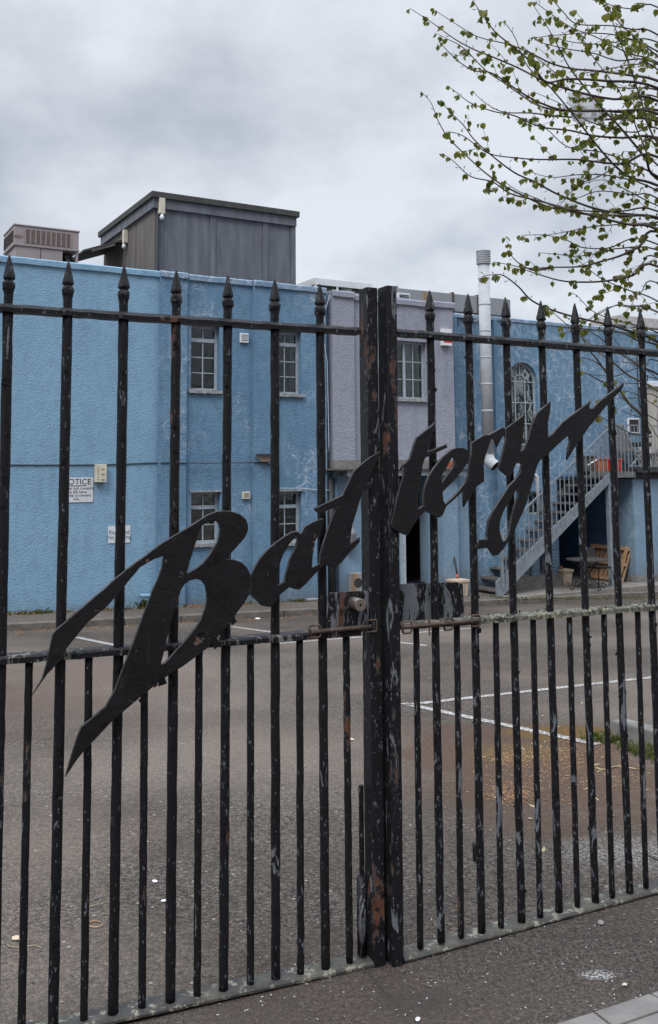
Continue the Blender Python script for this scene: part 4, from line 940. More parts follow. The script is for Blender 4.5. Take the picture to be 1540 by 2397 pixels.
# duct run
DO = -1.6
d0, dh = WL.sh(905, 671, DO); dz0 = WL.sh(1062, 714, DO)[1]
DT = thing('ventilation_duct', 'long grey sheet metal duct with rust streaks along the roof edge', 'duct', WL.w(d0 + 2, RZ, DO - .3))
xs = [WL.sh(x, 690, DO)[0] for x in (905, 1060, 1118, 1186)]
zlow = WL.sh(1130, 735, DO)[1]
for i in range(3): MB().box(WL, xs[i] + .01, xs[i + 1] - .01, zlow + (0 if i else .02), dh, DO - .7, DO).build('duct_section', M['duct'], DT, bevel=0.01)
for x in xs[1:3]: MB().box(WL, x - .02, x + .02, zlow - .04, dh + .03, DO - .73, DO + .025).build('flange', M['rusty'], DT)
s_e = xs[3]; e_ = WL.sh(1207, 700, DO)[0] - s_e; mb = MB(); pts = [WL.w(s_e + e_ * math.sin(a_), zlow - .03, DO - .35 + .35 * math.cos(a_)) for a_ in lin(0, math.pi, 14)]
mb.prism(pts, Vector((0, 0, dh - zlow + .03))); mb.build('duct_bend', M['duct'], DT)
MB().box(WL, xs[0] + .25, xs[0] + .30, dh - .0, dh + .04, DO - .7, DO).build('flange', M['galv'], DT)
a = rect(934, 684, 961, 697, DO + .5)
LV = thing('louvre_box', 'small white louvred box in front of the roof duct', 'vent', WL.w(a[0], RZ, DO + .4))
MB().box(WL, a[0], a[1], RZ, a[3], DO + .1, DO + .48).build('casing', M['white'], LV)
for i in range(5): z = a[3] - .04 - i * .035; MB().box(WL, a[0] + .02, a[1] - .03, z - .018, z, DO + .48, DO + .49).build('louvre', M['ac_dark'], LV)
for i, (x0, x1, nm) in enumerate(((1118, 1160, 0),)):
    pass
# far pale unit at the right
UO = -2.4; u0, uh = WL.sh(1447, 736, UO); u1 = WL.sh(1640, 752, UO)[0]; uz = WL.sh(1470, 762, UO)[1]
UT = thing('rooftop_unit', 'cream metal cabinet on the roof at the far right', 'rooftop unit', WL.w(u0 + 1, TOPR - .4, UO))
MB().box(WL, u0, u1, uz, uh, UO - 1, UO).build('cabinet', M['ac'] if 0 else simple('cream cabinet', (0.42, 0.40, 0.38), 0.6), UT, bevel=0.02)
MB().box(WL, u0 + .3, u1, TOPR - .4, uz - .06, UO - .9, UO + .05).build('base', M['white'], UT)
p = WL.w(u0 + .28, uz - .2, UO + .1); MB().tube([p, p + Vector((0, 0, .24))], .08, 12).build('vent_cap', M['galv'], UT, True)

# ------------------------------------------------------------------ flue and wall fittings
FO = RO + 0.45
ft = WL.at(1131, 588, FO); fb = WL.at(1148, 1080, FO); fb = Vector((ft.x, ft.y, fb.z))
FR = 0.5 * (WL.sh(1146, 900, FO)[0] - WL.sh(1122, 900, FO)[0]) * 0.90
FT = thing('flue_pipe', 'tall pale galvanised flue pipe clipped to the cracked blue wall', 'flue', fb)
topz = ft.z
MB().tube([Vector((ft.x, ft.y, fb.z + .12)), Vector((ft.x, ft.y, topz - .28))], FR, 24).build('pipe', M['flue'], FT, True)
for k_ in range(7):
    z = fb.z + .45 + k_ * (topz - .5 - fb.z) / 7; mb = MB(); mb.tube([Vector((ft.x, ft.y, z)), Vector((ft.x, ft.y, z + .012)), Vector((ft.x, ft.y, z + .03)), Vector((ft.x, ft.y, z + .042))], [FR * 1.0, FR * 1.05, FR * 1.05, FR], 24); mb.build('joint_band', M['flue'], FT, True)
for k_ in range(7):
    z = topz - .27 + k_ * .036; MB().tube([Vector((ft.x, ft.y, z)), Vector((ft.x, ft.y, z + .018))], FR * 1.24, 24).build('cowl_ring', M['flue'], FT)
MB().tube([Vector((ft.x, ft.y, topz - .28)), Vector((ft.x, ft.y, topz - .03))], FR * 1.08, 24).build('cowl_core', M['flue'], FT)
MB().tube([Vector((ft.x, ft.y, topz - .02)), Vector((ft.x, ft.y, topz))], FR * 1.28, 24).build('cowl_cap', M['flue'], FT)
c0_ = Vector((ft.x, ft.y, fb.z + .12)); mb = MB(); mb.tube([c0_ + Vector((0, 0, .05)), c0_, c0_ + WL.n * .05 + Vector((0, 0, -.12)), c0_ + WL.n * .16 + WL.u * .05 + Vector((0, 0, -.22))], FR * 1.01, 20, False); mb.build('elbow', M['flue'], FT, True)
p = c0_ + WL.n * .158 + WL.u * .049 + Vector((0, 0, -.218)); MB().tube([p, p + (WL.n * .11 + WL.u * .05 + Vector((0, 0, -.10))).normalized() * .004], FR * .93, 20).build('pipe_mouth', M['black'], FT)
for z in (topz - 1.4, fb.z + 1.6): MB().bar(Vector((ft.x, ft.y, z)), Vector((ft.x, ft.y, z)) - WL.n * (0.34), 0.03, 0.05).build('bracket', M['galv'], FT)

def sign(name, label, x0, y0, x1, y1, o=0.012, mat=None):
    a = WL.sh(x0, (y0 + y1) / 2, o); b_ = WL.sh(x1, (y0 + y1) / 2, o); t_ = WL.sh((x0 + x1) / 2, y0, o)[1]; d_ = WL.sh((x0 + x1) / 2, y1, o)[1]
    th_ = thing(name, label, 'sign', WL.w((a[0] + b_[0]) / 2, (t_ + d_) / 2, 0.006))
    MB().box(WL, a[0], b_[0], d_, t_, 0.004, o).build('board', mat or M['sign_white'], th_, bevel=0.002)
    return th_
tw = lambda pxh: pxh / F * 15.3
T1 = sign('notice_sign', 'white notice board beginning NOTICE on the bright blue wall', 140, 1118, 218, 1176)
text('NOTICE', WL, 179, 1134, tw(19), .0132, M['sign_text'], T1)
a = WL.sh(157, 1137.5, .013); b_ = WL.sh(202, 1137.5, .013); MB().box(WL, a[0], b_[0], a[1] - .006, a[1] + .006, .0125, .0138).build('underline', M['sign_text'], T1)
for i, (s_, x, y) in enumerate((('Vehicles and contents', 179, 1146), ('are left here', 179, 1154.5), ('entirely at owners', 179, 1162.5), ('risk.', 179, 1171))):
    text(s_, WL, x, y, tw(9.3), .0132, M['sign_text'], T1)
T2 = sign('parking_sign', 'small white Reserved No Parking board behind a gate bar', 253, 1231, 305, 1271)
text('Reserved', WL, 279, 1250, tw(13.5), .0132, M['sign_text2'], T2); text('No Parking', WL, 279, 1261.5, tw(13.0), .0132, M['sign_text2'], T2)
def wall_box(name, label, cat, x0, y0, x1, y1, o0, o1, mat, group=None, pn='casing', bev=.006):
    a, b_, h0, h1 = (lambda ym: (WL.sh(x0, ym, o1)[0], WL.sh(x1, ym, o1)[0], WL.sh((x0 + x1) / 2, y1, o1)[1], WL.sh((x0 + x1) / 2, y0, o1)[1]))((y0 + y1) / 2)
    t_ = thing(name, label, cat, WL.w((a + b_) / 2, h0, o0), group)
    MB().box(WL, a, b_, h0, h1, o0, o1).build(pn, mat, t_, bevel=bev); return t_, (a, b_, h0, h1)
t_, q_ = wall_box('junction_box', 'cream junction box above the right corner of the notice', 'electrical box', 224, 1087, 250, 1129, .003, .10, M['cream'])
rg = random.Random(2)
for i in range(3):
    for j in range(1): z = q_[3] - .08 - i * .085; MB().box(WL, q_[0] + .095, q_[0] + .145, z - .010, z + .010, .1, .1012).build('printed_mark', M['ac_grill'], t_)
for i in range(8): z = q_[3] - .06 - i * .045; MB().box(WL, q_[0] + .035, q_[0] + .048, z - .014, z + .010, .1, .1012).build('printed_mark', M['ac_grill'], t_)
t_, q_ = wall_box('wall_vent', 'white slatted vent high between the two left windows', 'vent', 563, 780, 582, 802, .002, .05, M['white'], 'vents in the blue wall')
for i in range(4): z = q_[3] - .03 - i * .032; MB().box(WL, q_[0] + .015, q_[1] - .015, z - .009, z + .003, .05, .053).build('slat', M['ac_dark'], t_)
t_, q_ = wall_box('wall_vent', 'cream square vent between the two lower windows', 'vent', 568, 1151, 586, 1168, .002, .05, M['cream'], 'vents in the blue wall')
for i in range(5): z = q_[3] - .03 - i * .016; MB().box(WL, q_[0] + .02, q_[1] - .02, z - .004, z + .002, .05, .052).build('slat', M['ac_dark'], t_)
t_, q_ = wall_box('alarm_box', 'white and red alarm box on the lilac pilaster', 'alarm', 1036, 770, 1058, 809, .022, .11, M['white'])
MB().box(WL, q_[0] + .03, q_[1] - .0, q_[2] + .06, q_[2] + .16, .11, .113).build('red_panel', M['red'], t_)
t_, q_ = wall_box('wall_light', 'small white framed lamp on the cracked blue wall', 'wall lamp', 1471, 979, 1497, 1014, RO + .062, RO + .10, M['white'])
MB().box(WL, q_[0] + .03, q_[1] - .03, q_[2] + .03, q_[3] - .03, RO + .10, RO + .104).build('lens', M['ac_dark'], t_)
# floodlight under the cable
p = WL.at(622, 1069, .16); t_ = thing('floodlight', 'grey floodlight on the blue pilaster at the end of the cable', 'floodlight', p)
mb = MB(); mb.prism([p + WL.u * -.16 + Vector((0, 0, .03)), p + WL.u * .16 + Vector((0, 0, .03)), p + WL.u * .10 + Vector((0, 0, -.09)), p + WL.u * -.10 + Vector((0, 0, -.09))], -WL.n * .08); mb.build('lamp_head', M['duct'], t_, bevel=.006)
MB().bar(p + Vector((0, 0, .04)) + WL.u * -.18, p + Vector((0, 0, .04)) + WL.u * .18, .12, .012).build('hood', M['iron'], t_)
p = WL.at(1397, 960, RO + .2); t_ = thing('floodlight', 'grey floodlight on the cracked blue wall behind a gate bar', 'floodlight', p)
mb = MB(); mb.prism([p + WL.u * -.16 + Vector((0, 0, .03)), p + WL.u * .16 + Vector((0, 0, .05)), p + WL.u * .12 + Vector((0, 0, -.08)), p + WL.u * -.12 + Vector((0, 0, -.02))], -WL.n * .10); mb.build('lamp_head', M['concrete'], t_, bevel=.006)
MB().bar(p - WL.n * .05, p - WL.n * .14, .04, .04).build('bracket', M['iron'], t_)
def cable(label, pts, o, r, mat):
    P3 = []
    for i in range(len(pts) - 1):
        for k_ in range(6): t = k_ / 6; P3.append(WL.at(pts[i][0] + (pts[i + 1][0] - pts[i][0]) * t, pts[i][1] + (pts[i + 1][1] - pts[i][1]) * t, o if not isinstance(o, list) else o[i]))
    P3.append(WL.at(*pts[-1], o if not isinstance(o, list) else o[-1])); mb = MB().tube(P3, r, 6)
    return tag(mb.build('cable', mat, smooth=True), label, 'cable')
cable('thin black cable running level across the bright blue wall', [(-60, 1088), (100, 1088.5), (240, 1088), (374, 1083)], .012, .009, M['cable'])
cable('black cable crossing the faded bays and dropping beside the floodlight', [(376, 1083), (480, 1084), (592, 1083), (620, 1082), (634, 1090), (640, 1110), (640, 1140)], PR_ + .012, .009, M['cable'])
cable('white cable hanging down the corner beside the lilac bay', [(772, 690), (760, 730), (757, 790), (766, 850), (768, 950), (770, 1058)], .012, .007, M['cable_white'])
cable('white cable sagging over the lower window', [(650, 1143), (700, 1143), (745, 1147), (770, 1147)], .03, .007, M['cable_white'])
cable('black cable loop hanging on the cracked wall behind the branches', [(1491, 830), (1494, 900), (1496, 945), (1502, 960), (1506, 935), (1504, 890)], RO + .075, .012, M['cable'])
p = WL.at(1475, 790, RO + .1)
# pipes
a, b_ = WL.at(327, 1394, .10), WL.at(372, 1395, .10); MBp = MB().tube([a, b_, b_ - WL.n * .09], .032, 12)
tag(MBp.build('waste_pipe', M['blue_a'], smooth=True), 'stub of blue painted pipe low on the bright wall', 'pipe')
a, b_ = WL.at(716, 1404, .07), WL.at(770, 1402, .07); tag(MB().tube([a, b_], .03, 10).build('waste_pipe', M['galv'], smooth=True), 'grey pipe lying at the wall foot left of the entrance', 'pipe')
a = WL.at(774, 1118, -.02); tag(MB().tube([a, Vector((a.x, a.y, WL.at(780, 1400, -.02).z))], .05, 12).build('downpipe', M['cable'], smooth=True), 'black downpipe in the corner left of the entrance', 'downpipe')
a = WL.at(786, 1118, -.04); tag(MB().tube([a, Vector((a.x, a.y, WL.at(791, 1400, -.04).z))], .04, 12).build('downpipe', simple('slate blue pipe', (.06, .10, .16)), smooth=True), 'slate blue downpipe right beside the black one', 'downpipe')
a = WL.at(1219, 1128, RO + .3)
# condenser by the entrance
t_, q_ = wall_box('condenser', 'small white air conditioning condenser beside the entrance', 'air conditioner', 830, 1342, 850, 1400, -.10, .14, M['duct'])
mb = MB(); c_ = WL.w((q_[0] + q_[1]) / 2 - .02, q_[3] - .17, .141); mb.tube([c_, c_ + WL.n * .006], .085, 20); mb.build('fan_grille', M['ac_dark'], t_)
p = WL.at(818, 1255, -.05); t_ = thing('wall_lantern', 'old grey lamp bracket on the pale blue wall left of the entrance', 'wall lamp', p)
MB().lathe(p - Vector((0, 0, .28)), [(0, .05), (.08, .10), (.30, .11), (.32, .12), (.34, .12), (.40, .09), (.47, .04)], 12).build('lantern', M['duct'], t_, True)

# ------------------------------------------------------------------ outside stair and roof terrace
p = on_pave(1166, 1395); SO = (p - WL.P).dot(WL.n); sa = (p - WL.P).dot(WL.u); SZ = p.z
def sk(x, y, o=None): return WL.sh(x, y, SO if o is None else o)
DZ = sk(1450, 1104)[1]
sb = sk(1424, 1112)[0]
SW = 0.95
ST = thing('staircase', 'outside stair with weathered treads and pale steel railings', 'staircase', WL.w(sa, SZ, SO))
st0 = sk(1164, 1374); st1 = sk(1429.5, 1114.8)
slope = (st1[1] - st0[1]) / (st1[0] - st0[0]); ang = math.atan(slope)
def stringer(o0, o1, nm):
    c0 = (sa - .02, st0[1] + (sa - .02 - st0[0]) * slope); c1 = (sb + .02, st0[1] + (sb + .02 - st0[0]) * slope); v = .088 / math.cos(ang)
    q_ = [(c0[0] - .02, SZ), (c0[0] + .14, SZ), (c1[0], c1[1] - v), (c1[0], c1[1] + v * .9), (c0[0] - .02, c0[1] + v * .9)]
    mb = MB(); mb.prism([WL.w(a, h, o0) for a, h in q_], WL.n * (o1 - o0)); return mb.build(nm, M['galv'], ST, bevel=.003)
so_ = stringer(SO - .03, SO + .012, 'stringer'); stringer(SO - SW - .012, SO - SW + .03, 'stringer')
NT = 13
for i in range(NT):
    t = (i + .55) / NT; z = SZ + (DZ - SZ) * t; s_ = sa + (sb - sa) * t
    tr__ = MB().box(WL, s_ - .11, s_ + .15, z - .045, z, SO - SW + .03, SO - .03).build('tread', M['tread'], ST, bevel=.004)
    MB().box(WL, s_ - .118, s_ - .1102, z - .040, z + .004, SO - SW + .03, SO - .03).build('nosing', M['tread_top'], tr__)
r0, r1 = sk(1168.7, 1247.6), sk(1426.4, 999.4)
nb = 25
for (oo_, n_) in ((SO + .022, nb), (SO - SW - .022, nb)):
    MB().bar(WL.w(r0[0], r0[1], oo_), WL.w(r1[0], r1[1], oo_), .022, .028).build('handrail', M['galv'], ST)
    for i in range(n_ + 1):
        t = i / n_; s_ = r0[0] + (r1[0] - r0[0]) * t; zt = r0[1] + (r1[1] - r0[1]) * t; zb_ = st0[1] + (s_ - st0[0]) * slope - .05
        MB().bar(WL.w(s_, zb_, oo_), WL.w(s_, zt, oo_), .016, .016, WL.n).build('baluster', M['galv'], ST)
for x in (1169, 1358): s_ = sk(x, 1200)[0]; zz = r0[1] + (r1[1] - r0[1]) * (s_ - r0[0]) / (r1[0] - r0[0]); MB().bar(WL.w(s_, st0[1] + (s_ - st0[0]) * slope - .1, SO + .05), WL.w(s_, zz + .03, SO + .05), .035, .03, WL.n).build('newel', M['galv'], ST)
TE = thing('terrace', 'raised roof terrace with thin steel railings over a shaded alcove', 'terrace', WL.w(sb + 1, -0.6, SO - .5))
sE = sk(1495, 1240)[0]; sFar = sk(1950, 1240)[0]
MB().box(WL, sb + .03, sE, DZ - .13, DZ, RO + .12, SO - .02).build('deck_slab', M['concrete'], TE, bevel=.006)
MB().box(WL, sE + .002, sFar, DZ - .02, DZ + .09, RO + .12, SO + .04).build('roof_felt', M['cable'], TE)
MB().box(WL, sE + .0, sFar, DZ - .16, DZ - .022, RO + .12, SO - .10).build('gutter_board', M['ac_dark'], TE)
MB().box(WL, sE + .02, sFar, -1.6, DZ - .162, RO + .14, SO - .14).build('block_wall', M['blue_d'], TE)
MB().box(WL, sE - .0, sFar, -1.6, SZ + .13, RO + .14, SO - .115).build('plinth', M['concrete'], TE)
pp = sk(1432, 1250)[0]; MB().box(WL, pp - .02, pp + .09, -1.2, DZ - .13, SO - .12, SO - .03).build('support_post', M['galv'], TE)
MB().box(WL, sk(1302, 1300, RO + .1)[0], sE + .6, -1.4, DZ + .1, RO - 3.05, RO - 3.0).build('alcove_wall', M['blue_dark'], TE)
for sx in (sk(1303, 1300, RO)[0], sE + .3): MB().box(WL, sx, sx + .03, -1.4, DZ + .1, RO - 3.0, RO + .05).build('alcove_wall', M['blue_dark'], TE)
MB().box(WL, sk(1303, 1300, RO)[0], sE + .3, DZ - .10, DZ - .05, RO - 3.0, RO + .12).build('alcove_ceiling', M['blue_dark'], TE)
a = WL.sh(1399, 1222, RO - 3.0); c_ = WL.sh(1440, 1310, RO - 3.0); MB().box(WL, a[0], c_[0], c_[1] - .3, a[1], RO - 2.998, RO - 2.99).build('dark_opening', M['black'], TE)
zr = sk(1480, 995.6)[1]; s_end = sk(1640, 1000)[0]
MB().bar(WL.w(sb + .03, zr, SO + .03), WL.w(s_end, zr, SO + .03), .022, .028).build('rail', M['galv'], TE)
n_ = int((s_end - sb) / .105)
for i in range(n_ + 1):
    s_ = sb + .05 + i * .105; MB().bar(WL.w(s_, DZ - (.10 if s_ < sE - .15 else -.06), SO + .03), WL.w(s_, zr, SO + .03), .013, .013, WL.n).build('baluster', M['galv'], TE)
MB().bar(WL.w(sE - .2, DZ + .12, SO + .03), WL.w(s_end, DZ + .12, SO + .03), .02, .02).build('rail', M['galv'], TE)
# back rail of the stair head
zb2 = WL.sh(1480, 998, RO + .5)[1]
# shed at the far right of the terrace
h0 = WL.sh(1521, 905, RO + .35); SHD = thing('shed', 'pale wooden shed on the terrace at the right edge', 'shed', WL.w(h0[0] + .5, DZ, RO + .6))
MB().box(WL, h0[0], h0[0] + 1.6, DZ + .09, h0[1], RO + .07, RO + .35).build('wall', simple('pale shed boards', (.42, .40, .36), .8, 0, .2, 3, .2, .002, (6, 6, .5)), SHD)
MB().box(WL, h0[0] - .06, h0[0] + 1.7, h0[1], h0[1] + .12, RO + .07, RO + .42).build('roof', M['white'], SHD, bevel=.01)
for i in range(7): MB().box(WL, h0[0] + .2 + i * .12, h0[0] + .205 + i * .12, DZ + .12, h0[1] - .02, RO + .35, RO + .353).build('board_gap', M['ac_dark'], SHD)
# things on the terrace
def tb(name, label, cat, x0, y0, x1, y1, o0, o1, mat, bev=.01):
    a, b_ = WL.sh(x0, y0, o1), WL.sh(x1, y1, o1); t_ = thing(name, label, cat, WL.w((a[0] + b_[0]) / 2, DZ, o1))
    mb = MB(); w_ = b_[0] - a[0]; top = a[1]; e_ = .03
    mb.hexa([WL.w(a[0] + e_, DZ + .0, o0), WL.w(b_[0] - e_, DZ, o0), WL.w(b_[0] - e_, DZ, o1), WL.w(a[0] + e_, DZ, o1), WL.w(a[0], top, o0), WL.w(b_[0], top, o0), WL.w(b_[0], top, o1), WL.w(a[0], top, o1)])
    mb.build('tub', mat, t_, bevel=bev); MB().box(WL, a[0] - .015, b_[0] + .015, top, top + .03, o0 - .015, o1 + .015).build('rim', mat, t_, bevel=.005); return t_
tb('planter_box', 'dark planter box at the head of the stair', 'planter', 1366, 1070, 1396, 1104, SO - 1.0, SO - .55, M['tread'])
tb('storage_crate', 'orange-brown crate between dark planter and red crate', 'crate', 1400, 1076, 1422, 1104, SO - .85, SO - .45, M['orange'])
tb('storage_crate', 'bright red crate on the terrace behind the railings', 'crate', 1426, 1078, 1458, 1104, SO - .8, SO - .4, M['red'])
p0_, p1_ = WL.at(1376, 1089, SO - .3), WL.at(1397, 1076, SO - .3); tag(MB().tube([p0_, p1_], .015, 8).build('white_stick', M['white'], smooth=True), 'short white stick poking out beside the crates', 'stick')
def lounger(x, y, flip, label, k=1.0):
    s_, z = WL.sh(x, y, SO - .45); z = DZ + .09; t_ = thing('slatted_chair', label, 'chair', WL.w(s_, z, SO - .45), 'slatted chairs on the terrace'); o_ = SO - .45; f = flip
    P2 = lambda a, h, oo: WL.w(s_ + a * f * k, z + h * k, o_ + oo)
    for oo in (-.24, .24):
        MB().bar(P2(-.35, 1.0, oo), P2(.02, .30, oo), .035, .035).build('back_rail', M['chair_wood'], t_)
        MB().bar(P2(-.15, .0, oo), P2(.35, .42, oo), .035, .035).build('leg', M['chair_wood'], t_)
        MB().bar(P2(.40, .0, oo), P2(-.02, .36, oo), .035, .035).build('leg', M['chair_wood'], t_)
        MB().bar(P2(0, .36, oo), P2(.45, .40, oo), .035, .035).build('seat_rail', M['chair_wood'], t_)
    for i in range(9): oo = -.22 + i * .055; MB().bar(P2(-.34, .98, oo), P2(.0, .34, oo), .032, .014, WL.n).build('back_slat', M['chair_wood'], t_)
    for i in range(6): a = .03 + i * .078; MB().bar(P2(a, .385, -.24), P2(a, .385, .24), .05, .014).build('seat_slat', M['chair_wood'], t_)
lounger(1466, 1090, 1, 'grey slatted folding chair leaning back beside the red crate', .95)
lounger(1535, 1090, -1, 'grey slatted folding chair at the right picture edge', .8)
p = WL.at(1497, 1040, SO - .5); t_ = thing('stool', 'pale metal framed stool with a dark cushion between the slatted chairs', 'stool', Vector((p.x, p.y, DZ + .09)))
z0_ = DZ + .09
for a, oo in ((-.16, -.16), (.16, -.16), (.16, .16), (-.16, .16)): q_ = p + WL.u * a + WL.n * oo; MB().tube([Vector((q_.x, q_.y, z0_)), Vector((q_.x, q_.y, z0_ + .46))], .012, 6).build('leg', M['white'], t_)
MB().box(WL, (p - WL.P).dot(WL.u) - .19, (p - WL.P).dot(WL.u) + .19, z0_ + .46, z0_ + .56, SO - .69, SO - .31).build('cushion', M['iron'], t_, bevel=.03)

# under the terrace: table, chair, pallet, planter
p = on_ter(1376, 1379); gz = p.z + .01; c_ = WL.at(1373.5, 1309, (p - WL.P).dot(WL.n)); oT = (p - WL.P).dot(WL.n); tz = c_.z
c_ = Vector((c_.x, c_.y, 0)); TB = thing('round_table', 'round dark metal garden table with curled feet in front of the alcove', 'table', Vector((c_.x, c_.y, gz)))
MB().tube([c_ + Vector((0, 0, tz - .015)), c_ + Vector((0, 0, tz + .01))], .42, 32).build('table_top', M['table'], TB, False, .004)
for k_ in range(4):
    a_ = R(20 + 90 * k_); d = Vector((math.cos(a_), math.sin(a_), 0)); pts = []
    for t in lin(0, 1, 12): pts.append(c_ + d * (.05 + .28 * abs(1 - 2 * t) ** 1.3 if t < .5 else .05 + .33 * (2 * t - 1) ** 1.6) + Vector((0, 0, tz - .02 - (tz - gz - .02) * t)))
    cu_ = [pts[-1] + d * (.05 * math.sin(b_)) + Vector((0, 0, .05 * (1 - math.cos(b_)))) for b_ in lin(0, 4.2, 8)]
    MB().tube(pts + cu_, .0095, 6).build('leg', M['iron'], TB, True)
q0 = on_ter(1402, 1374); q0.z += .01; CH = thing('cafe_chair', 'dark chair tucked behind the round table', 'chair', q0)
cs = 0.60; kk = .40; P2 = lambda a, h, oo: q0 + WL.u * a * kk / .4 + WL.n * oo * kk / .4 + Vector((0, 0, h * 1.0))
mb = MB(); mb.hexa([P2(-.19, .38, -.19), P2(.19, .38, -.19), P2(.19, .38, .19), P2(-.19, .38, .19), P2(-.2, .41, -.2), P2(.2, .41, -.2), P2(.2, .41, .2), P2(-.2, .41, .2)]); mb.build('seat', M['iron'], CH, bevel=.01)
mb = MB(); mb.hexa([P2(-.17, .44, -.20), P2(.17, .44, -.20), P2(.17, .44, -.18), P2(-.17, .44, -.18), P2(-.15, .78, -.27), P2(.15, .78, -.27), P2(.15, .78, -.25), P2(-.15, .78, -.25)]); mb.build('backrest', M['iron'], CH, bevel=.01)
for a, oo in ((-1, -1), (1, -1), (1, 1), (-1, 1)): MB().tube([P2(a * .15, .39, oo * .15), P2(a * .19, .34, oo * .19), P2(a * .24, 0, oo * .24)], .011, 6).build('leg', M['iron'], CH, True)
pf = on_ter(1457, 1364); PT = thing('pallet', 'raw wooden pallet leaning against the blue side wall', 'pallet', pf)
lu = (WL.u * .40 + Vector((0, 0, .92))).normalized(); ln = -WL.n; th_ = lu.cross(ln).normalized()
if th_.dot(WL.u) > 0: th_ = -th_           # faces left, towards the yard
PWn, PHt = 1.12, .78
def pb(l0, l1, n0, n1, t0, t1, nm, mat=M['pallet']):
    mb = MB(); f = lambda l_, n_, t_: pf + lu * l_ + ln * n_ + th_ * t_
    mb.hexa([f(l0, n0, t0), f(l1, n0, t0), f(l1, n1, t0), f(l0, n1, t0), f(l0, n0, t1), f(l1, n0, t1), f(l1, n1, t1), f(l0, n1, t1)]); mb.build(nm, mat, PT, bevel=.002)
for i in range(9): n0 = .0 + i * (PWn - .095) / 8; pb(0, PHt, n0, n0 + .095, -.022, 0, 'slat')
for l0 in (0, PHt / 2 - .04, PHt - .08): pb(l0, l0 + .08, 0, PWn, .001, .08, 'bearer')
for n0 in (0, PWn - .09): pb(0, PHt, n0, n0 + .09, .081, .10, 'face_board')
p = on_ter(1331, 1369); o_ = (p - WL.P).dot(WL.n); a = (p - WL.P).dot(WL.u); TU = thing('planter_tub', 'buff square planter beside the brick pier', 'planter', p)
def frustum(s_, o_, z0, z1, w0, w1, nm, mat, par, bev=.006):
    mb = MB(); mb.hexa([WL.w(s_ - w0, z0, o_ - w0), WL.w(s_ + w0, z0, o_ - w0), WL.w(s_ + w0, z0, o_ + w0), WL.w(s_ - w0, z0, o_ + w0), WL.w(s_ - w1, z1, o_ - w1), WL.w(s_ + w1, z1, o_ - w1), WL.w(s_ + w1, z1, o_ + w1), WL.w(s_ - w1, z1, o_ + w1)]); return mb.build(nm, mat, par, bevel=bev)
frustum(a, o_ - .12, p.z, p.z + .27, .10, .125, 'tub', M['tub'], TU); frustum(a, o_ - .12, p.z + .262, p.z + .32, .140, .145, 'rim', M['tub'], TU)
MB().box(WL, a - .055, a + .055, p.z + .05, p.z + .21, o_ - .005, o_ + .012).build('panel', M['tub'], TU, bevel=.004)
mb = MB(); mb.lathe(WL.w(a - .08, p.z + .32, o_ - .12), [(0, .02), (.02, .035), (.05, .035), (.07, .015)], 10); mb.build('red_cap', M['brick'], TU, True)
p = on_pave(1083, 1396); o_ = (p - WL.P).dot(WL.n); a = (p - WL.P).dot(WL.u); BN = thing('waste_bin', 'buff plastic box bin behind the right lock plate', 'bin', p)
frustum(a, o_ - .15, p.z, p.z + .27, .13, .15, 'tub', M['tub'], BN); frustum(a, o_ - .15, p.z + .262, p.z + .31, .165, .165, 'rim', M['tub'], BN)
for i in (-.06, .0, .06): MB().box(WL, a + i - .004, a + i + .004, p.z + .03, p.z + .25, o_ - .013, o_ - .002).build('rib', M['concrete'], BN)
b0_ = WL.w(a - .02, p.z + .33, o_ - .12); b1_ = WL.at(1063, 1303, o_ - .35)
BR = thing('broom', 'broom handle with an orange collar leaning on the pale blue pillar', 'broom', b0_)
MB().tube([b0_ + (b1_ - b0_) * .16, b1_], .018, 8).build('handle', M['iron'], BR, True); MB().tube([b0_ + (b1_ - b0_) * .02, b0_ + (b1_ - b0_) * .17], .021, 8).build('collar', simple('orange collar', (.42, .09, .04), .6), BR, True)

# ------------------------------------------------------------------ planter bed, tree
def fit_beyond(px, py): return on_yard(px, py)
e0 = on_yard(1431, 1731); e1 = on_yard(1534, 1760); ed_ = (e1 - e0).normalized(); eb = on_yard(1475, 1668) - e0; eb = (eb - ed_ * eb.dot(ed_)).normalized()
if eb.y < 0: eb = -eb
def kerbstone(p, q_, w, h, nm, par):
    d = (q_ - p).normalized(); x = eb if abs(d.dot(eb)) < .7 else ed_; mb = MB(); up = Vector((0, 0, h)); dn = Vector((0, 0, -.1))
    mb.hexa([p + dn, q_ + dn, q_ + x * w + dn, p + x * w + dn, p + up, q_ + up, q_ + x * w + up, p + x * w + up]); mb.build(nm, M['concrete'], par, bevel=.015)
BED = thing('planting_bed', 'low concrete edged bed with weeds at the right of the car park', 'planter', e0)
kerbstone(e0, e0 + ed_ * .50, .13, .13, 'edging_block', BED); kerbstone(e0 + ed_ * .515, e0 + ed_ * 1.2, .13, .13, 'edging_block', BED); kerbstone(e0 + ed_ * 1.215, e0 + ed_ * 2.4, .13, .13, 'edging_block', BED)
mb = MB(); q_ = [e0 + eb * .13, e0 + ed_ * 2.4 + eb * .13, e0 + ed_ * 2.4 + eb * 2.6, e0 + eb * .6 + ed_ * .3]
mb.face([v + Vector((0, 0, .075)) for v in q_]); mb.build('soil', simple('soil', (.05, .04, .03), .95, 0, .4, 9, .5, .01), BED)
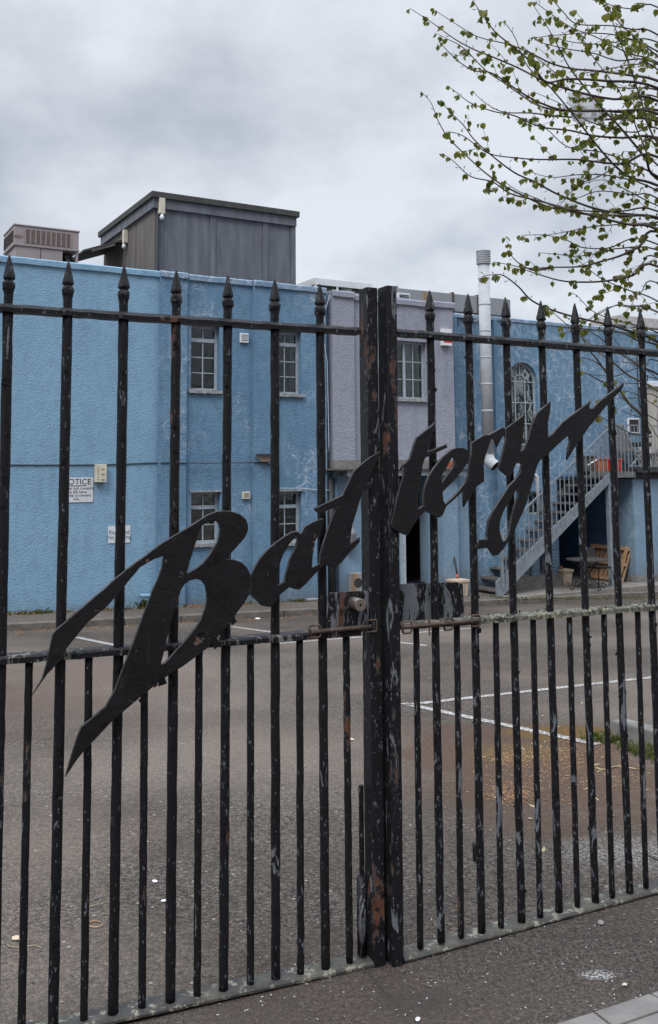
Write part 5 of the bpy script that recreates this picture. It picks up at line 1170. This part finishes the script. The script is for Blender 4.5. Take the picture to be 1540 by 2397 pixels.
# tree: trunk beyond the right edge, whippy limbs reaching into the picture
tp = at_y(1960, 1500, 7.4); tgz = yard(tp.x, tp.y) + .05; tp = Vector((tp.x, tp.y, tgz))
TR = thing('lime_tree', 'young lime tree with whippy branches and unfolding green leaves', 'tree', tp)
tk = [tp + Vector((.02 * math.sin(i), .02 * math.cos(i * 1.3), i * .62)) for i in range(11)]
MB().tube(tk, [.13 - .009 * i for i in range(11)], 14, rj=.04).build('trunk', M['bark'], TR, True)
def T(x, y): return (877.7 + x * .4301, y * .4301)
def Rz(x, y): return (1287.3 + x * .16413, 702.2 + y * .16413)
BRN = [
 [(1540,1250),(1370,1220),(1130,1160),(900,1095),(740,1055),(640,990),(520,960),(430,880),(365,835)],
 [(1540,1185),(1350,1175),(1150,1165),(960,1130),(860,1090),(700,1010),(600,940),(500,850),(400,750),(345,660),(305,560),(250,498)],
 [(1540,1190),(1330,1160),(1180,1130),(1000,1060),(870,990),(760,940),(640,850),(540,760),(480,680),(400,600),(360,545)],
 [(1540,1150),(1350,1148),(1180,1150),(1000,1130),(880,1080),(780,1040),(700,985)],
 [(1540,855),(1350,890),(1200,880),(1100,868),(900,868),(780,860),(620,835),(480,740),(390,715)],
 [(1540,1010),(1400,970),(1320,915),(1240,830),(1160,730),(1060,600),(930,450),(830,360),(760,200),(700,115)],
 [(1540,975),(1470,860),(1340,700),(1220,570),(1130,460),(1060,370),(1000,260),(940,150),(850,10)],
 [(1560,810),(1440,520),(1400,400),(1350,270),(1280,90),(1200,-30)],
 [(1540,440),(1390,410),(1200,385),(1080,375),(960,345),(830,280),(720,240),(560,200),(440,130),(310,45)],
 [(1540,480),(1250,440),(1050,430),(930,445),(850,340),(760,260),(660,180),(590,90),(530,0)],
 [(1540,550),(1300,540),(1100,500),(920,440),(780,370),(640,310),(540,270),(430,210),(320,130),(190,45)],
 [(1540,600),(1350,610),(1200,600),(1000,600),(880,570),(800,520),(700,450),(600,380),(480,260),(400,215),(330,180)],
 [(1540,620),(1300,605),(1040,600),(900,560),(790,500),(640,400),(540,385),(450,330),(350,230)],
 [(1540,750),(1350,750),(1200,740),(1060,710),(900,690),(760,630),(640,605),(520,560),(440,500),(390,465)],
 [(1540,660),(1250,650),(1110,640),(960,630),(850,615),(700,610),(600,560),(530,495)],
 [(1540,340),(1380,290),(1200,200),(1070,150),(950,70),(870,10)],
 [(1540,310),(1440,230),(1300,90),(1240,-20)],
 [(1540,190),(1400,160),(1290,140),(1100,130),(1020,60),(960,-10)],
 [(1540,490),(1380,480),(1220,470),(1050,440),(900,330),(800,250)],
 [(1540,350),(1320,330),(1190,290),(1040,265),(900,230),(860,200)],
 [(1540,1260),(1440,1340),(1340,1390),(1240,1420),(1120,1450),(960,1455),(830,1460),(730,1440),(645,1425)],
 [(960,1457),(860,1470),(780,1430),(740,1390),(700,1370)],
 [(1540,1450),(1400,1500),(1250,1530),(1100,1535),(1000,1525),(880,1490),(820,1470),(770,1462)],
 [(1540,1330),(1400,1300),(1270,1350),(1120,1345),(1050,1310),(930,1280),(800,1280)],
 [(1540,1225),(1240,1228),(1100,1250),(1040,1262),(900,1285)],
 [(1540,1360),(1330,1352),(1250,1370),(1100,1395),(1000,1385),(890,1375)],
 [(1540,1640),(1380,1580),(1240,1520),(1170,1470),(1060,1380)],
 [(1540,1700),(1380,1665),(1300,1665),(1150,1750),(1080,1780)],
 [(1540,1860),(1380,1800),(1280,1770),(1150,1740),(1000,1700),(860,1640),(780,1560),(700,1500),(640,1495),(580,1505)],
 [(1540,1810),(1300,1740),(1180,1690),(1100,1610),(1060,1590)],
 [(1540,960),(1420,900),(1240,830),(1050,800),(930,700),(800,640)],
 [(1540,1040),(1300,960),(1120,950),(960,965),(830,930)],
 [(1540,700),(1420,720),(1280,700),(1120,640),(1000,560),(860,500)],
 [(1540,1080),(1400,1060),(1220,1040),(1090,1080),(1010,1060)],
 [(1540,40),(1420,50),(1290,30),(1180,-20)], [(1540,230),(1400,215),(1240,240),(1080,230),(960,200)],
 [(1540,280),(1350,200),(1180,180),(1000,190),(840,210)], [(1540,380),(1420,350),(1300,370),(1130,400)],
 [(1540,530),(1430,575),(1310,690),(1200,760),(1080,800)], [(1540,900),(1450,760),(1400,640),(1330,500),(1180,300),(1120,180)],
 [(1540,1400),(1450,1440),(1330,1560),(1200,1610)], [(1540,1540),(1440,1600),(1330,1640)],
 [(1540,760),(1400,850),(1220,960),(1100,1010),(990,1140)], [(1540,1120),(1380,1040),(1250,980),(1130,1000)],
]
LOW = [
 [(1700,1400),(1540,1290),(1380,1200),(1290,1160),(1100,1060),(890,880),(650,710),(430,500),(330,430),(100,230),(0,150)],
 [(1750,1200),(1540,1060),(1370,980),(1260,930),(1130,850),(940,720),(790,600),(640,490),(430,395),(330,385)],
 [(1420,1900),(1300,1640),(1130,1480),(1000,1290),(930,1200),(800,1030),(680,860),(560,710),(440,520),(250,400),(180,360)],
 [(1700,680),(1540,640),(1350,590),(1230,570),(1100,500),(960,450),(640,430),(430,442),(180,460)],
 [(1800,1350),(1540,1130),(1480,1080),(1360,980),(1100,800),(980,640),(900,530)],
 [(1700,2200),(1540,1960),(1400,1740),(1240,1590),(1120,1480),(940,1310),(830,1150)],
 [(1800,1700),(1540,1530),(1400,1440),(1200,1330),(1040,1290)],
 [(1450,1950),(1300,1930),(1130,1890),(940,1790),(700,1650)],
 [(1500,1700),(1300,1670),(1150,1630),(930,1530)], [(1540,1385),(1350,1395),(1150,1400),(690,1415)],
 [(1540,1130),(1380,1165),(1280,1190),(1050,1180),(940,1140)], [(1540,870),(1370,930),(1100,1020),(930,1085),(640,1070),(480,1045),(430,1010)],
 [(1540,170),(1280,130),(1100,100),(950,80),(780,130),(600,240),(430,340)],
 [(1300,960),(1150,900),(900,870)], [(830,1210),(600,1090),(440,1010)], [(820,1010),(740,950),(640,880),(500,830),(430,830)],
]
rg = random.Random(21); WOOD = MB(); PALE = MB(); LEAF = MB(); leafpts = []
def smooth(P_, m=4):
    out_ = []
    n = len(P_)
    for i in range(n - 1):
        p0, p1, p2, p3 = P_[max(i - 1, 0)], P_[i], P_[i + 1], P_[min(i + 2, n - 1)]
        for j in range(m):
            t = j / m; out_.append(.5 * ((2 * p1) + (p2 - p0) * t + (2 * p0 - 5 * p1 + 4 * p2 - p3) * t * t + (3 * p1 - p0 - 3 * p2 + p3) * t ** 3))
    out_.append(P_[-1]); return out_
def leaf(P_, L_, yaw, droop, r_):
    """one young lime leaf, folded along its midrib and hanging from its stalk"""
    ax = Vector((math.cos(yaw) * math.sin(droop), math.sin(yaw) * math.sin(droop), -math.cos(droop)))
    sd = ax.orthogonal(); sd.rotate(Matrix.Rotation(r_.uniform(0, 6.28), 3, ax)); nn = ax.cross(sd); fold = r_.uniform(.25, 1.1)
    mid = [P_, P_ + ax * L_ * .35 + nn * L_ * .06, P_ + ax * L_ * .7 + nn * L_ * .05, P_ + ax * L_]
    b = LEAF.b; mv = [b.verts.new(v) for v in mid]
    for sg in (-1, 1):
        s2 = sd * sg * math.cos(fold) + nn * math.sin(fold)
        e_ = [b.verts.new(P_ + ax * L_ * a + s2 * L_ * w) for a, w in ((.02, .22), (.22, .42), (.50, .40), (.66, .30), (.84, .14))]
        for f in ([mv[0], e_[0], e_[1], mv[1]], [mv[1], e_[1], e_[2], mv[2]], [mv[2], e_[2], e_[3]], [mv[2], e_[3], e_[4], mv[3]]): b.faces.new(f)
def leafcluster(P_, r_, big=1.0):
    for _ in range(r_.choice((1, 1, 2, 2, 3, 3))):
        q_ = P_ + Vector((r_.uniform(-1, 1), r_.uniform(-1, 1), -.4)) * .012 * big
        leaf(q_, r_.uniform(.034, .056) * big, r_.uniform(0, 6.28), r_.uniform(.05, .7), r_)
def branch(px_pts, d0, d1, r0, r1, mb, leafy=1.0, trunk_join=True, twigs=1.0):
    n = len(px_pts); P_ = []
    if trunk_join:
        x0, y0 = px_pts[0]; zt = at_y(x0, y0, d0).z
        tb_ = Vector((tp.x, tp.y, max(tgz + .8, zt - .55 + rg.uniform(-.2, .2))))
        P_.append(tb_); m_ = tb_.lerp(at_y(x0, y0, d0), .55); m_.z -= .06; P_.append(m_)
    wob = rg.uniform(0, 6)
    for i, (x, y) in enumerate(px_pts): P_.append(at_y(x, y, d0 + (d1 - d0) * i / (n - 1) + .08 * math.sin(wob + i * 1.3)))
    Q = smooth(P_, 5); k = len(Q); rad = [r0 * 1.25 + (r1 - r0 * 1.25) * (i / (k - 1)) ** .75 for i in range(k)]
    mb.tube(Q, rad, 6); L_ = 0; nxt = .05
    start = len(px_pts) and (10 if trunk_join else 0); flip = 1
    for i in range(start + 1, k):
        seg = Q[i] - Q[i - 1]; L_ += seg.length; u_ = i / k
        while L_ > nxt:
            nxt += rg.choice((rg.uniform(.02, .06), rg.uniform(.06, .16))) / max(leafy, .2)
            if rg.random() > leafy + .25: continue
            flip = -flip; d = seg.normalized(); side = d.cross(Vector((rg.uniform(-.6, .6), rg.uniform(-1, -.3), rg.uniform(-.4, .4)))).normalized() * flip
            q_ = Q[i - 1]; tw_ = rg.random()
            if tw_ < .20 * twigs and u_ < .85:
                ln_ = rg.uniform(.08, .26); e_ = [q_, q_ + (d * .5 + side * .5) * ln_ * .5, q_ + (d * .75 + side * .55) * ln_ + Vector((0, 0, rg.uniform(-.02, .05)))]
                e_ = smooth(e_, 3); mb.tube(e_, [.0026, .0024, .0022, .002, .0018, .0016, .0013], 5)
                for v in e_[2::2]: leafcluster(v, rg)
            else:
                st_ = rg.uniform(.008, .022); e_ = q_ + side * st_ + d * st_ * .5
                mb.tube([q_, e_], [.0015, .0012], 4, False)
                if rg.random() < .38: mb.tube([e_, e_ + (d + side) * .006, e_ + (d + side) * .014], [.0014, .0034, .0008], 5)
                else: leafcluster(e_, rg, .5 + .65 * rg.random())
    leafcluster(Q[-1], rg, .9)
for i, bl_ in enumerate(BRN):
    d0 = rg.uniform(6.6, 7.8); d1 = d0 + rg.uniform(-1.3, .7); x0 = bl_[0][0]; big = len(bl_) > 7
    branch([T(*q_) for q_ in bl_], d0, d1, .0115 if big else .0075, .0022, WOOD, 1.0, x0 >= 1530)
for i, bl_ in enumerate(LOW):
    d0 = rg.uniform(6.4, 7.2); d1 = d0 + rg.uniform(-.8, .3); big = len(bl_) >= 9
    branch([Rz(*q_) for q_ in bl_], d0, d1, .0105 if big else .0050, .0018, PALE if i in (0, 2, 4, 5) else WOOD, .12, bl_[0][0] >= 1500, .5)
WOOD.build('branch', M['bark'], TR, True); PALE.build('branch', M['bark_pale'], TR, True)
LEAF.build('foliage', M['leaf'], TR)
# torn plastic bag caught in the branches
bc = at_y(1366, 254, 7.1); mb = MB(); bmesh.ops.create_icosphere(mb.b, subdivisions=4, radius=1.0)
from mathutils import noise as mn
for v in mb.b.verts:
    c0 = v.co.copy(); k_ = .85 + .8 * mn.noise(c0 * 1.8 + Vector((3, 1, 5))) + .4 * mn.noise(c0 * 4.5)
    v.co = Vector((c0.x * .125 * k_ + c0.z * -.05, c0.y * .045 * k_, c0.z * .135 * k_))
mb.b.transform(Matrix.Translation(bc))
bgm = Mat('torn polythene', (.45, .45, .47), .4); tt_ = bgm.n('ShaderNodeBsdfTranslucent'); tt_.inputs[0].default_value = (.7, .7, .72, 1); t3 = bgm.n('ShaderNodeBsdfTransparent')
x1_ = bgm.n('ShaderNodeMixShader'); x1_.inputs[0].default_value = .5; bgm.L(bgm.p.outputs[0], x1_.inputs[1]); bgm.L(tt_.outputs[0], x1_.inputs[2])
x2_ = bgm.n('ShaderNodeMixShader'); x2_.inputs[0].default_value = .55; bgm.L(x1_.outputs[0], x2_.inputs[1]); bgm.L(t3.outputs[0], x2_.inputs[2]); bgm.L(x2_.outputs[0], bgm.t.nodes['Material Output'].inputs[0])
tag(mb.build('plastic_bag', bgm.m, smooth=True), 'torn white plastic bag snagged in the bare branches', 'plastic bag')

# ------------------------------------------------------------------ weeds, litter, dry leaves
def tufts(name, pts, h, mat, n, seed, spread, kind='stuff', w=.004):
    r_ = random.Random(seed); mb = MB()
    for (P_, k_) in pts:
        for _ in range(int(n * k_)):
            q_ = P_ + Vector((r_.gauss(0, spread), r_.gauss(0, spread * .6), 0)); a = r_.uniform(0, 6.28); hh = h * r_.uniform(.3, 1.1) * (.5 + .5 * k_); l_ = r_.uniform(.2, 1.0) * hh; d = Vector((math.cos(a), math.sin(a), 0)); s2 = Vector((-d.y, d.x, 0)) * w * r_.uniform(.6, 1.6)
            m_ = q_ + d * l_ * .35 + Vector((0, 0, hh * .7)); e_ = q_ + d * l_ + Vector((0, 0, hh * r_.uniform(.6, 1.1)))
            mb.face([q_ - s2, q_ + s2, m_ + s2 * 1.3, m_ - s2 * 1.3]); mb.face([m_ - s2 * 1.3, m_ + s2 * 1.3, e_])
    o = mb.build(name, mat, loc=(0, 0, 0)); return tag(o, kind=kind)
def wl_pt(x): # foot of the wall under pixel column x
    s_ = WL.sh(x, 1425, 0.03)[0]; q_ = WL.w(s_, 0, .05); q_.z = pave_z(q_); return q_
rg = random.Random(8)
wp = [(wl_pt(rg.uniform(-20, 770)), rg.choice((.3, .4, .6, .25, .9))) for _ in range(48)]
tag(tufts('weeds', wp, .085, M['weed'], 26, 3, .07, w=.006), 'sparse weeds growing along the foot of the blue wall', 'weeds')
tag(tufts('weeds', [(wl_pt(rg.uniform(-20, 770)), rg.choice((.3, .5, .8))) for _ in range(80)], .05, M['dry'], 26, 4, .09, w=.006), 'dry brown growth along the foot of the blue wall', 'weeds')
tag(tufts('weeds', [(wl_pt(x), 1.0) for x in (352, 345, 360, 357, 350)], .17, M['weed'], 60, 9, .10, w=.010), 'fresh green clump of weeds at the foot of the bright wall', 'weeds')
bp = []
for _ in range(46): a, c_ = rg.uniform(-.10, 1.4), rg.uniform(-.16, .02); bp.append((e0 + ed_ * a + eb * c_, rg.uniform(.2, .8)))
for _ in range(60): a, c_ = rg.uniform(.2, 1.6), rg.uniform(.16, .7); bp.append((e0 + ed_ * a + eb * c_ + Vector((0, 0, .07)), rg.uniform(.3, 1)))
tag(tufts('grass', bp, .085, M['weed'], 55, 6, .05), 'grass and weeds around the concrete planting bed', 'grass')
pv = []
for _ in range(50): q_ = on_ter(rg.uniform(1140, 1540), 1404 - rg.random() * 4); pv.append((q_, rg.uniform(.2, .6)))
for x, y in ((1170, 1400), (1180, 1402), (1155, 1398), (1240, 1404), (1330, 1404)): pv.append((on_ter(x, y), .9))
tag(tufts('moss', pv, .035, M['weed'], 30, 7, .10, w=.008), 'moss and low weeds in the joints of the pavement', 'moss')
tag(tufts('shrub', [(on_ter(1312 + rg.uniform(-12, 6), 1366), .9) for _ in range(7)], .20, M['weed'], 60, 12, .05, w=.008), 'dark leafy weed beside the buff planter', 'weeds')
def scatter(name, label, cat, fn, n, size, mat, seed, lift=.004):
    r_ = random.Random(seed); mb = MB()
    for _ in range(n):
        q_ = fn(r_) + Vector((0, 0, lift)); a = r_.uniform(0, 6.28); l_ = size * r_.uniform(.4, 1.4); w_ = l_ * r_.uniform(.12, .45); d = Vector((math.cos(a), math.sin(a), r_.uniform(-.1, .35))) * l_; s2 = Vector((-math.sin(a), math.cos(a), r_.uniform(-.2, .2))) * w_
        mb.face([q_ - d, q_ - s2, q_ + d, q_ + s2])
    return tag(mb.build(name, mat, loc=(0, 0, 0)), label, cat, kind='stuff')
def near(cx, cy, sx, sy): return lambda r_: on_yard(r_.gauss(cx, sx), r_.gauss(cy, sy))
def multi(*L_):
    def f(r_): return near(*r_.choice(L_))(r_)
    return f
scatter('leaf_litter', 'dry orange-brown leaf litter drifting in front of the planting bed', 'leaves', multi((1270, 1780, 60, 26), (1200, 1855, 35, 14), (1330, 1760, 50, 20), (1250, 1800, 110, 50), (1420, 1800, 70, 40), (1190, 1770, 40, 12)), 5200, .008, M['dry'], 3)
scatter('leaf_litter', 'dry straw stalks lying before the planting bed', 'leaves', multi((1340, 1830, 130, 70), (1450, 1790, 60, 30), (1220, 1760, 80, 50)), 50, .022, M['straw'], 4)
scatter('leaf_litter', 'line of dry litter along the kerb by the wall', 'leaves', lambda r_: on_yard((x := r_.uniform(-30, 1120)), 1478 - (x - 8) * .0535 + abs(r_.gauss(3, 4))), 1500, .022, M['dry'], 5)
scatter('leaf_litter', 'brown leaf bits scattered on the pavement under the wall', 'leaves', lambda r_: on_pave((x := r_.uniform(-30, 900)), 1452 - x * .045 + r_.gauss(0, 9)), 600, .016, M['dry'], 6)
scatter('grit', 'pale grit and petals scattered on the car park', 'grit', lambda r_: on_yard(r_.uniform(-60, 1600), 1500 + 800 * r_.random() ** 1.6), 900, .0042, M['straw'], 7)
scatter('grit', 'small dark twigs and bits scattered on the car park', 'grit', lambda r_: on_yard(r_.uniform(-60, 1600), 1520 + 800 * r_.random()), 700, .010, M['tread'], 8)
scatter('grit', 'tiny pale chips on the footway before the gate', 'grit', lambda r_: on_z(r_.uniform(500, 1600), r_.uniform(2140, 2390), 0) , 260, .004, M['sign_white'], 9)
scatter('paint_flakes', 'pale paint flakes and lichen on the gate bottom rails', 'flakes', lambda r_: (lambda x: (PL.at(x, 2262 + (880 - x) * .214, .02) if x < 880 else PR.at(x, 2250 - (x - 948) * .265, .02)) + Vector((0, 0, .003)) - PL.n * r_.uniform(0, .05))(r_.choice((r_.uniform(380, 880), r_.uniform(960, 1540)))), 420, .007, M['sign_white'], 10)
def litter(label, px, py, s, mat, seed, fn=on_yard, name='litter_scrap'):
    r_ = random.Random(seed); mb = MB(); c_ = fn(px, py) + Vector((0, 0, .006)); bmesh.ops.create_icosphere(mb.b, subdivisions=2, radius=s)
    for v in mb.b.verts: v.co = Vector((v.co.x * r_.uniform(.8, 1.1), v.co.y * r_.uniform(.5, .8), abs(v.co.z) * .28 * r_.uniform(.5, 1.2)))
    mb.b.transform(Matrix.Rotation(r_.uniform(0, 3), 4, 'Z')); mb.b.transform(Matrix.Translation(c_)); return tag(mb.build(name, mat), label, 'litter')
litter('crumpled white tissue by the kerb seen under the letter a', 603, 1449, .055, M['white'], 1)
litter('small pale leaf lying by the left gate bars', 38, 2200, .020, M['tub'], 2); litter('white scrap right of the fifth tall bar', 384, 2112, .013, M['white'], 3)
litter('pale stub lying low on the asphalt between the left bars', 362, 2066, .014, M['sign_white'], 4); litter('buff leaf lying on the asphalt left of the meeting posts', 820, 1475 + 258, .03, M['tub'], 5)
litter('flat grey leaf on the footway near the right gate', 1406, 2361 - 198, .018, M['concrete'], 6, lambda x, y: on_z(x, y, 0)); litter('pale scrap on the near footway below the white spot', 1462, 2309, .010, M['tub'], 7, lambda x, y: on_z(x, y, 0))
litter('white crushed scrap at the foot of the picture', 978, 2391, .012, M['white'], 8, lambda x, y: on_z(x, y, 0))
def curl(label, pts, r, mat, closed=False, fn=on_yard):
    P_ = [fn(x, y) + Vector((0, 0, r + .002)) for x, y in pts]; tag(MB().tube(smooth(P_, 4), r, 6).build('string', mat, smooth=True), label, 'string')
curl('brown elastic loop lying on the asphalt', [(222 + 18 * math.cos(t), 2166 + 7 * math.sin(t)) for t in lin(0.2, 5.6, 12)], .0022, M['pallet'])
curl('thin pale string left of the elastic loop', [(208, 2126), (225, 2120), (240, 2117), (254, 2110)], .0014, M['straw']); curl('frayed pale string beside the pale leaf', [(16, 2212), (24, 2218), (44, 2220), (66, 2217), (82, 2216), (98, 2221)], .0014, M['straw'])
curl('small looped stalk beside the white scrap', [(388, 2115), (408, 2111), (418, 2118), (414, 2126), (402, 2127)], .0014, M['straw'])
curl('long brown twig below the planting bed', [(1500, 2000), (1525, 2008), (1545, 2018)], .003, M['bark']); curl('pale twig lying at the right of the leaf litter', [(1395, 1800), (1415, 1804), (1445, 1796), (1490, 1803)], .004, M['straw'])


# white downpipe behind the stair
a = WL.at(1255, 1116, RO + .2); p_ = [a - WL.n * .1 + Vector((0, 0, .0)), a + Vector((0, 0, .03)), a + WL.u * .03, Vector((a.x, a.y, WL.at(1255, 1214, RO + .2).z)) + WL.u * .03]
tag(MB().tube(p_, .035, 10).build('downpipe', M['flue'], smooth=True), 'pale downpipe on the cracked wall behind the stair railings', 'downpipe')
# house row added out of view so the window panes have something to reflect
HP = Plane(Vector((0, -15, 0)), 6000)
HS = thing('added_house_row', 'added dark brick house row out of view, for the windows to reflect', 'building', (0, -16, 0))
MB().box(HP, -22, 22, 0, 7.2, -6, 0).build('wall', M['brick'], HS)
mb = MB(); mb.prism([HP.w(-22.3, 7.2, .3), HP.w(-22.3, 7.2, -6.3), HP.w(-22.3, 10.2, -3)], HP.u * 44.6); mb.build('roof', M['lead'], HS)
for i in range(9):
    for z in (1.0, 4.3): w_ = MB().box(HP, -20 + i * 4.8, -18.6 + i * 4.8, z, z + 1.7, -6.05, -5.9).box(HP, -20 + i * 4.8, -18.6 + i * 4.8, z, z + 1.7, 0, .06).build('window', M['white'], HS)
